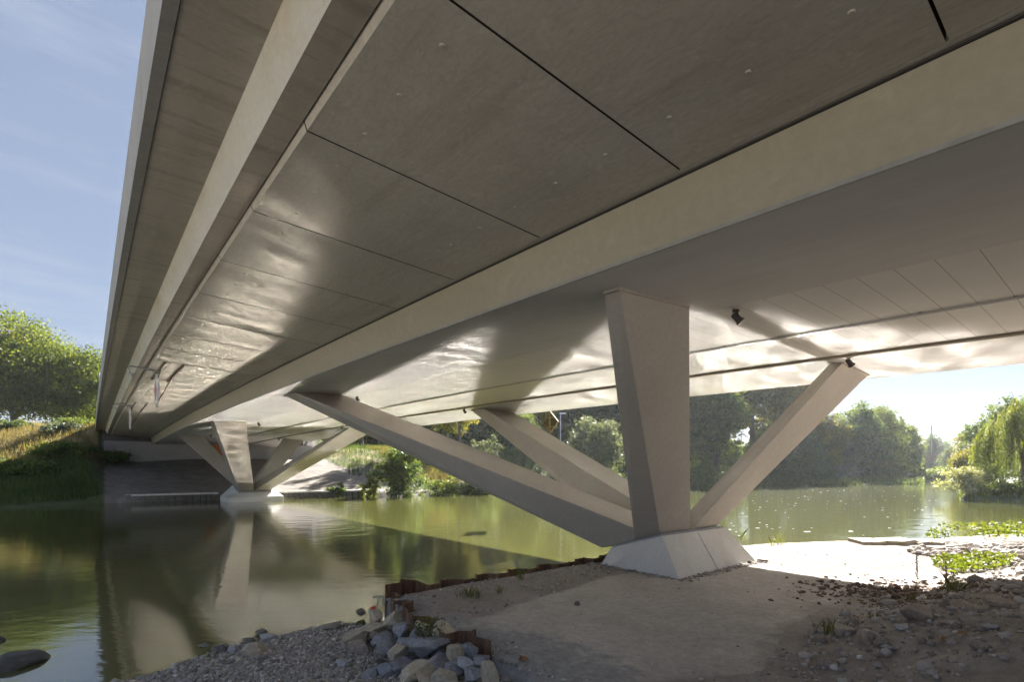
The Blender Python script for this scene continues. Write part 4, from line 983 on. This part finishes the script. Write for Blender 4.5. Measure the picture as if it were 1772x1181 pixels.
for px, w_, h_, lb in ((1498, 54, 24, 'flat tan stone slab at the sunny river edge, leftmost of three'), (1545, 66, 24, 'broad tan stone slab at the sunny river edge, middle of three'), (1592, 60, 22, 'pale stone slab at the sunny river edge beside the bright weeds')):
    c = P(px, 940, .60); k = c.y / 900.4 * w_ * .5; q = MB(); jj = lambda a: random.uniform(-a, a)
    base = [(-k, -.55), (-k * .2, -.65), (k * .5, -.6), (k, -.45), (k * .95, .4), (k * .1, .6), (-k * .9, .45)]; base = [(x_ + jj(.12), y_ + jj(.1)) for x_, y_ in base]; nb_ = len(base); z1 = random.uniform(.08, .14)
    q.v = [(c.x + x_, c.y + y_, .45) for x_, y_ in base] + [(c.x + x_ * .95, c.y + y_ * .93, .60 + z1 + jj(.02)) for x_, y_ in base]
    q.face(range(nb_, 2 * nb_)); q.face(range(nb_ - 1, -1, -1))
    for a_ in range(nb_): b_ = (a_ + 1) % nb_; q.face((a_, b_, nb_ + b_, nb_ + a_))
    tag(q.build('stone_slab', MAT['rock_beige'], None, origin=c, bevel=.03), lb, 'stone')
boulder(999, 1046, .62, 9, 8, 'rock_dark', 'single dark stone lying on the bare slab', None, ROUND[0], name='stone')

def scatter(name, label, cat, mat, xy, z, size, r, flat=.6, kind='stuff'):
    n = len(xy); v0, f0 = ICO1; s3 = size[:, None] * r.uniform(.6, 1.2, (n, 3)) * np.array([1, 1, flat]); a = r.uniform(0, 6.28, n); ca, sa = np.cos(a), np.sin(a)
    j = 1 + .22 * r.normal(size=(n, len(v0))); v = v0[None] * j[:, :, None] * s3[:, None, :]
    x_ = v[:, :, 0] * ca[:, None] - v[:, :, 1] * sa[:, None] + xy[:, 0:1]; y_ = v[:, :, 0] * sa[:, None] + v[:, :, 1] * ca[:, None] + xy[:, 1:2]; z_ = v[:, :, 2] + z[:, None]
    V = np.stack([x_, y_, z_], -1).reshape(-1, 3); F = (f0[None] + (np.arange(n) * len(v0))[:, None, None]).reshape(-1, 3)
    o = np_mesh(name, V, F, MAT[mat], smooth=False, fattr={'tint': np.repeat(np.clip(.45 + .24 * r.normal(size=n), 0, 1), len(f0))}); return tag(o, label, cat, None, kind)
r = np.random.default_rng(201)
# pebble shore
x, y = r.uniform(-7.5, .4, 34000), r.uniform(5.4, 11, 34000); BP = BEACH[1:] + RET[1:] + [(-9, 3)]
k = inside(x, y, BP) & (seg_dist(x, y, BEACH) > .02); x, y = x[k], y[k]; sz = np.exp(r.normal(-3.95, .42, len(x))); z = near_h(x, y)
scatter('pebbles', 'grey and tan river pebbles on the low shore', 'pebbles', 'pebbles', np.stack([x, y], 1), z + sz * .2, sz, r, .65)
# gravel by the wall return
x, y = r.uniform(-2.6, 4.0, 12000), r.uniform(5.6, 14.2, 12000); dS = seg_dist(x, y, SLAB, True)
k = inside(x, y, UPPER) & ~inside(x, y, SLAB) & ~inside(x, y, FOOT + [(60, 0), (3.2, 0)]) & (fbm(x * .9, y * .9, 77) + r.normal(size=len(x)) * .3 > -.25); x, y = x[k], y[k]; sz = np.exp(r.normal(-4.35, .5, len(x)))
scatter('gravel', 'fine grey gravel strewn round the bare slab', 'gravel', 'pebbles', np.stack([x, y], 1), near_h(x, y) + sz * .15, sz, r)
# soil mound rubble
x, y = r.uniform(3.0, 26, 26000), r.uniform(5.6, 20, 26000); FT = FOOT + [(60, 0), (3.2, 0)]
k = (inside(x, y, FT) | (seg_dist(x, y, FOOT) < .25)) & (r.random(len(x)) < np.clip(9 / y, 0, 1)); x, y = x[k], y[k]; sz = np.exp(r.normal(-3.75, .62, len(x))).clip(0, .15)
scatter('soil_rubble', 'loose stones and earth crumbs covering the soil mound', 'rubble', 'rubble', np.stack([x, y], 1), near_h(x, y) + sz * .2, sz, r, .75)
# grit on the slab
x, y = r.uniform(-1, 13, 1500), r.uniform(6, 17.5, 1500); k = inside(x, y, SLAB); x, y = x[k], y[k]; sz = np.exp(r.normal(-4.75, .4, len(x)))
scatter('grit', 'dark crumbs scattered over the bare slab', 'grit', 'rubble', np.stack([x, y], 1), near_h(x, y) + sz * .3, sz, r)
# soil built up along the footing
q = [W(1.95, 3.03, -.76), W(1.95, 4.19, -.76)]; q0 = W(2.72, 3.02, -.76); n = 900; u = r.random(n); sel = r.random(n) < .72
x = np.where(sel, q[0].x + (q[1].x - q[0].x) * u, q[0].x + (q0.x - q[0].x) * u) + r.normal(size=n) * .09; y = np.where(sel, q[0].y + (q[1].y - q[0].y) * u, q[0].y + (q0.y - q[0].y) * u) + r.normal(size=n) * .09; sz = np.exp(r.normal(-4.1, .5, n))
scatter('soil_crumbs', 'brown soil crumbs lying along the foot of the pale concrete block', 'soil', 'rubble', np.stack([x, y], 1), near_h(x, y) + sz * .3, sz, r)
x, y = r.normal(8.0, .9, 900), r.normal(10.6, .7, 900); sz = np.exp(r.normal(-3.6, .5, 900)).clip(0, .09)
scatter('soil_crumbs', 'dark brown crumbled earth at the mound foot near the edge of the sunlight', 'soil', 'soil_dark', np.stack([x, y], 1), near_h(x, y) + sz * .3, sz, r)
n = 260; Yv = r.uniform(24, 95, n); px = r.uniform(1150, 1640, n); x = (px - 886) / 900.4 * Yv; k = (~inside(x, Yv, RB)) & (far_h(x, Yv) < 0); x, Yv = x[k], Yv[k]; sz = np.exp(r.normal(-2.9, .4, len(x)))
scatter('floating_debris', 'small pale flecks of foam and leaves floating on the sunny river', 'foam', 'white', np.stack([x, Yv], 1), np.full(len(x), .004), sz, r, .12)
# rubble ridge by the sunny plants
x, y = r.uniform(12, 24, 5000), r.uniform(14, 20, 5000); k = seg_dist(x, y, [(13, 15.6), (15.5, 16.3), (18, 16.6), (24, 17.2)]) < .9 ; x, y = x[k], y[k]; sz = np.exp(r.normal(-2.9, .5, len(x))).clip(0, .16)
scatter('soil_rubble', 'pale rubble ridge in the sun beside the bright weeds', 'rubble', 'rubble', np.stack([x, y], 1), near_h(x, y) + sz * .4, sz, r, .8)

# ------------------------------------------------------------------ weeds, leaves and stalks on the near bank
def weed(px, py, label, n=60, h=.22, w=.3, mat='grass_green', z=None, leafy=False, group=None):
    z = mound_z(px, py) if z is None else z; c = P(px, py, z); r = np.random.default_rng(int(px * 7 + py)); root = thing('weed', label, 'weed', c, 0, group)
    pts = np.stack([r.normal(size=n) * w * .35, r.normal(size=n) * w * .35, np.zeros(n) - .02], 1); v, f = blades(pts, h, .012, r, .7)
    np_mesh('blades', v, f, MAT[mat], root, fattr={'tint': r.uniform(.2, 1, n)})
    if leafy:
        q = np.stack([r.normal(size=n * 2) * w * .35, r.normal(size=n * 2) * w * .35, r.uniform(.02, h, n * 2)], 1); v, f = leaf_quads(q, .05, r); np_mesh('leaves', v, f, MAT[mat], root, fattr={'tint': r.uniform(.2, 1, n * 2)})
    return root
weed(816, 1032, 'bright green grass tuft on the dark soil near the pile wall', 70, .20, .34, 'leaf_bright', .66)
weed(1180, 1014, 'few', 2, .02, .02, 'grass_green', .5) if False else None
weed(1442, 1096, 'light green grass tuft at the foot of the soil mound', 70, .22, .34, 'leaf_bright')
weed(1512, 1070, 'small green sprout tuft at the edge of the mound, upper one', 26, .14, .16, 'leaf_bright')
weed(1578, 1040, 'small grass sprouts beside the brown crumbs on the slab edge', 26, .16, .2, 'leaf_bright')
weed(900, 1003, 'small weed on the dark soil before the pier', 22, .22, .14, 'leaf_mid', .7, True)
weed(864, 1026, 'tiny weed near the pile wall right of the bright tuft', 16, .12, .12, 'leaf_mid', .68, True)
weed(1648, 1024, 'leafy weed at the sunlit edge of the soil mound', 34, .4, .24, 'leaf_mid', None, True)
weed(1338, 944, 'yellow-green sprout at the water edge right of the footing', 16, .3, .2, 'leaf_bright', .6, True)
weed(1352, 941, 'second yellow-green sprout at the water edge right of the footing', 18, .35, .22, 'leaf_bright', .6, True)
weed(1286, 935, 'thin sprout behind the right end of the footing', 12, .4, .2, 'leaf_bright', .6, True)
def climber():
    c = Vector((-1.28, 7.93, .0)); r = np.random.default_rng(88); root = thing('climbing_weed', 'green leafy weed growing in the hollow of the rusty sheet piling', 'weed', c)
    q = np.stack([r.normal(size=420) * .13, r.normal(size=420) * .09 - .06, r.uniform(.10, .95, 420)], 1); v, f = leaf_quads(q, .055, r); np_mesh('leaves', v, f, MAT['leaf_mid'], root, fattr={'tint': r.uniform(.2, .9, 420)})
    m = MB()
    for i in range(6): m.tube([(r.normal() * .06, r.normal() * .04 - .05, 0), (r.normal() * .1, r.normal() * .06 - .06, .5), (r.normal() * .14, r.normal() * .08 - .06, .9)], .006, 4)
    m.build('stem', MAT['bark'], root, origin=(0, 0, 0))
climber()
def stalk(px, py, h, label):
    c = P(px, py, .62); root = thing('dry_stalk', label, 'weed', c); r = np.random.default_rng(int(px)); m = MB(); m.tube([(0, 0, -.05), (.02, 0, h * .5), (-.01, 0, h)], .008, 5)
    for i in range(18): z = h * (.25 + .04 * i); m.box((r.normal() * .012, r.normal() * .012, z), (.022, .022, .02))
    m.build('stem', MAT['bark'], root, origin=(0, 0, 0))
stalk(1586, 1016, .72, 'tall thin dry stalk standing at the edge of the sunlight')
stalk(1637, 1016, .48, 'shorter dry stalk beside the leafy weed at the mound')
# bright leafy weeds in the sun at the river edge
def weed_bank(name, label, poly, n, h, seed):
    r = np.random.default_rng(seed); xs = [p[0] for p in poly]; ys = [p[1] for p in poly]; x, y = r.uniform(min(xs), max(xs), n), r.uniform(min(ys), max(ys), n); k = inside(x, y, poly) & (fbm(x * .8, y * .8, seed) + .3 * r.normal(size=n) > -.25); x, y = x[k], y[k]
    hh = h * np.clip(.65 + .7 * fbm(x * .7, y * .7, seed + 1), .2, 1.4); z = near_h(x, y).clip(.1, 2); p = np.stack([x, y, z + hh * r.uniform(.1, 1, len(x)) ** .6], 1)
    v, f = leaf_quads(p, .13, r, .6); return tag(np_mesh(name, v, f, MAT['leaf_bright'], fattr={'tint': np.clip(.5 + .25 * r.normal(size=len(x)), 0, 1)}), label, 'weeds', None, 'stuff')
weed_bank('leafy_weeds', 'bright yellow-green weeds in the sun along the river edge', [(14.2, 17.9), (15.2, 18.9), (19, 20.3), (26, 21.5), (26, 18.2), (18, 17.4)], 11000, .75, 301)
weed_bank('leafy_weeds', 'low bright weeds on the sunny foot of the soil mound', [(10.6, 12.6), (11.4, 14.2), (13.4, 15.2), (14.2, 14.6), (12.6, 13.2)], 2600, .22, 302)
def fallen_leaf(px, py, sz, label, seed):
    z = mound_z(px, py); c = P(px, py, z + .03); r = np.random.default_rng(seed); m = MB(); root_pts = []
    ring = [(math.cos(a) * sz * (1 - .35 * (i % 2)), math.sin(a) * sz * .75 * (1 - .35 * (i % 2)), .02 * math.sin(a * 2) + .015 * r.normal()) for i, a in enumerate(np.arange(0, 6.28, 6.28 / 14))]
    m.v = [tuple(c + Vector(p)) for p in ring] + [tuple(c + Vector((0, 0, .045)))] + [tuple(c + Vector(p) - Vector((0, 0, .004))) for p in ring]
    for i in range(14): m.face((i, (i + 1) % 14, 14)); m.face((15 + (i + 1) % 14, 15 + i, 14 if False else 15 + (i + 2) % 14)) if False else None
    o = m.build('fallen_leaf', MAT['orangeleaf'], None, origin=c); tag(o, label, 'leaf')
MAT['orangeleaf'] = flat("brown_dead_leaf", (.30, .16, .06), .7, 0, .3, 20)
fallen_leaf(1664, 1098, .085, 'curled orange-brown dead leaf on the soil mound, larger one', 1)
fallen_leaf(1634, 1108, .07, 'pale tan dead leaf on the soil mound, smaller one', 2)
fallen_leaf(905, 1142, .07, 'pale brown dead leaf on the earth right of the boulder heap', 3)

# ------------------------------------------------------------------ stone quay under the far end
def quay(label, t0, t1):
    root = thing('stone_quay', label, 'quay wall', W(16.9, (t0 + t1) / 2, -.915)); r = np.random.default_rng(int(t0 * 10) + 5); bs = MB(); tp = MB()
    t = t0
    while t < t1:
        w_ = r.uniform(.10, .19)
        for row in range(3):
            s_ = np.interp(t, SH_T, SH_S) - .10 + .02 * row; z0 = -.945 + row * .066; j = r.uniform(-.012, .012)
            bs.hexa([W(s_ + j, t, z0), W(s_ + j, t + w_ * .92, z0), W(s_ + .3, t + w_ * .92, z0), W(s_ + .3, t, z0), W(s_ + .015 + j, t + .008, z0 + .058), W(s_ + .015 + j, t + w_ * .9, z0 + .058), W(s_ + .3, t + w_ * .9, z0 + .058), W(s_ + .3, t + .008, z0 + .058)])
        s_ = np.interp(t, SH_T, SH_S) - .06; z0 = -.75
        tp.hexa([W(s_, t, z0), W(s_, t + w_ * .97, z0), W(s_ + .6, t + w_ * .97, z0 + .02), W(s_ + .6, t, z0 + .02), W(s_, t, z0 + .045), W(s_, t + w_ * .97, z0 + .045), W(s_ + .6, t + w_ * .97, z0 + .05), W(s_ + .6, t, z0 + .05)])
        t += w_
    bs.build('stone_courses', MAT['rock_dark'], root); tp.build('coping', MAT['footing'], root)
quay('low stone quay at the waterline left of the far pier', .75, 2.75)
quay('low stone quay at the waterline right of the far pier', 4.1, 6.7)

# ------------------------------------------------------------------ railway bridge and catenary far upstream
def railway():
    Y = 205; a, b = P(1535, 800, Y=Y), P(1690, 800, Y=Y); root = thing('railway_bridge', 'distant brown steel railway bridge between the trees at right', 'bridge', ((a.x + b.x) / 2, Y, 0))
    top = HC + (810 - 787) / 900.4 * Y; bot = HC + (810 - 799) / 900.4 * Y; m = MB(); m.box(((a.x + b.x) / 2, Y, (top + bot) / 2), (b.x - a.x, 4, top - bot)); m.build('girder', MAT['rust'], root)
    m = MB(); x = a.x
    while x < b.x: m.box((x, Y - 2.06, (top + bot) / 2), (.35, .12, (top - bot) * .96)); x += 2.6
    m.build('stiffener', MAT['rust'], root)
    m = MB(); m.box(((a.x + b.x) / 2, Y - 1, top + .3), (b.x - a.x, 5, .5)); m.build('track_deck', MAT['rod'], root)
    for px in (1545, 1668): c = P(px, 800, Y=Y); m = MB(); m.box((c.x, Y, bot / 2 - .5), (3, 4.4, bot + 1)); m.build('abutment', MAT['abutment'], root)
    m = MB(); x = a.x
    return top
RT = railway()
for px, tp, lb, Y, wd in ((1559, 721, 'dark catenary mast rising above the tree row end', 208, .55), (1568, 736, 'short catenary mast right of the dark mast', 212, .22), (1612, 736, 'slim catenary mast standing alone against the sky', 210, .26)):
    c = P(px, tp, Y=Y); root = thing('catenary_mast', lb, 'mast', (c.x, Y, RT)); m = MB(); m.box((c.x, Y, (RT + c.z) / 2), (wd, wd, c.z - RT)); m.build('post', MAT['railsteel'], root)
    m = MB(); m.tube([(c.x, Y, c.z - 1.2), (c.x - 3.2, Y, c.z - 4.2)], .07, 5); m.tube([(c.x, Y, c.z - 1.2), (c.x + 2.6, Y, c.z - 4.0)], .07, 5); m.build('bracket', MAT['railsteel'], root)
for pa, pb, lb in (((1556, 718), (1700, 712), 'upper overhead wire crossing the sky at right'), ((1556, 725), (1700, 721), 'lower overhead wire crossing the sky at right')):
    m = MB(); m.tube([P(*pa, Y=208), P((pa[0] + pb[0]) / 2, (pa[1] + pb[1]) / 2 + 1, Y=208), P(*pb, Y=208)], .05, 5); tag(m.build('overhead_wire', MAT['railsteel']), lb, 'wire')
# lamp post of the park path behind the diamond sign
c = on_far(970, 80); root = thing('street_lamp', 'slim street lamp with blue-grey post right of the diamond sign back', 'street lamp', c); tp = P(970, 716, Y=80)
m = MB(); m.tube([(c[0], 80, c[2] - .3), (c[0], 80, tp.z)], [.09, .06], 8); m.build('post', MAT['galv'], root)
m = MB(); m.box((c[0] + .35, 80, tp.z), (.95, .4, .18)); m.build('lamp_head', MAT['white'], root)
c = on_far(172, 72); root = thing('marker_pole', 'thin pale pole beside the deck edge at far left', 'pole', c); tp = P(172, 645, Y=72)
m = MB(); m.tube([(c[0], 72, c[2] - .3), (c[0], 72, tp.z)], .07, 6); m.build('post', MAT['galv'], root); m = MB(); m.box((c[0], 72, tp.z - 5), (.3, .25, .8)); m.build('control_box', MAT['galv'], root)


# ------------------------------------------------------------------ the hazy summer air
def haze(density):
    m = bpy.data.materials.new("river_haze"); m.use_nodes = True; n = m.node_tree; n.nodes.clear()
    o = n.nodes.new("ShaderNodeOutputMaterial"); v = n.nodes.new("ShaderNodeVolumePrincipled"); v.inputs['Color'].default_value = (.86, .92, 1.0, 1); v.inputs['Density'].default_value = density; v.inputs['Anisotropy'].default_value = .35
    n.links.new(v.outputs[0], o.inputs['Volume'])
    mb = MB(); mb.box((150, 230, 24), (1300, 700, 54)); h = mb.build('haze', m); tag(h, kind='stuff')
    h['label'] = 'thin blue haze in the air over the river'; h['category'] = 'haze'
haze(.0002)
cy.volume_bounces = 1
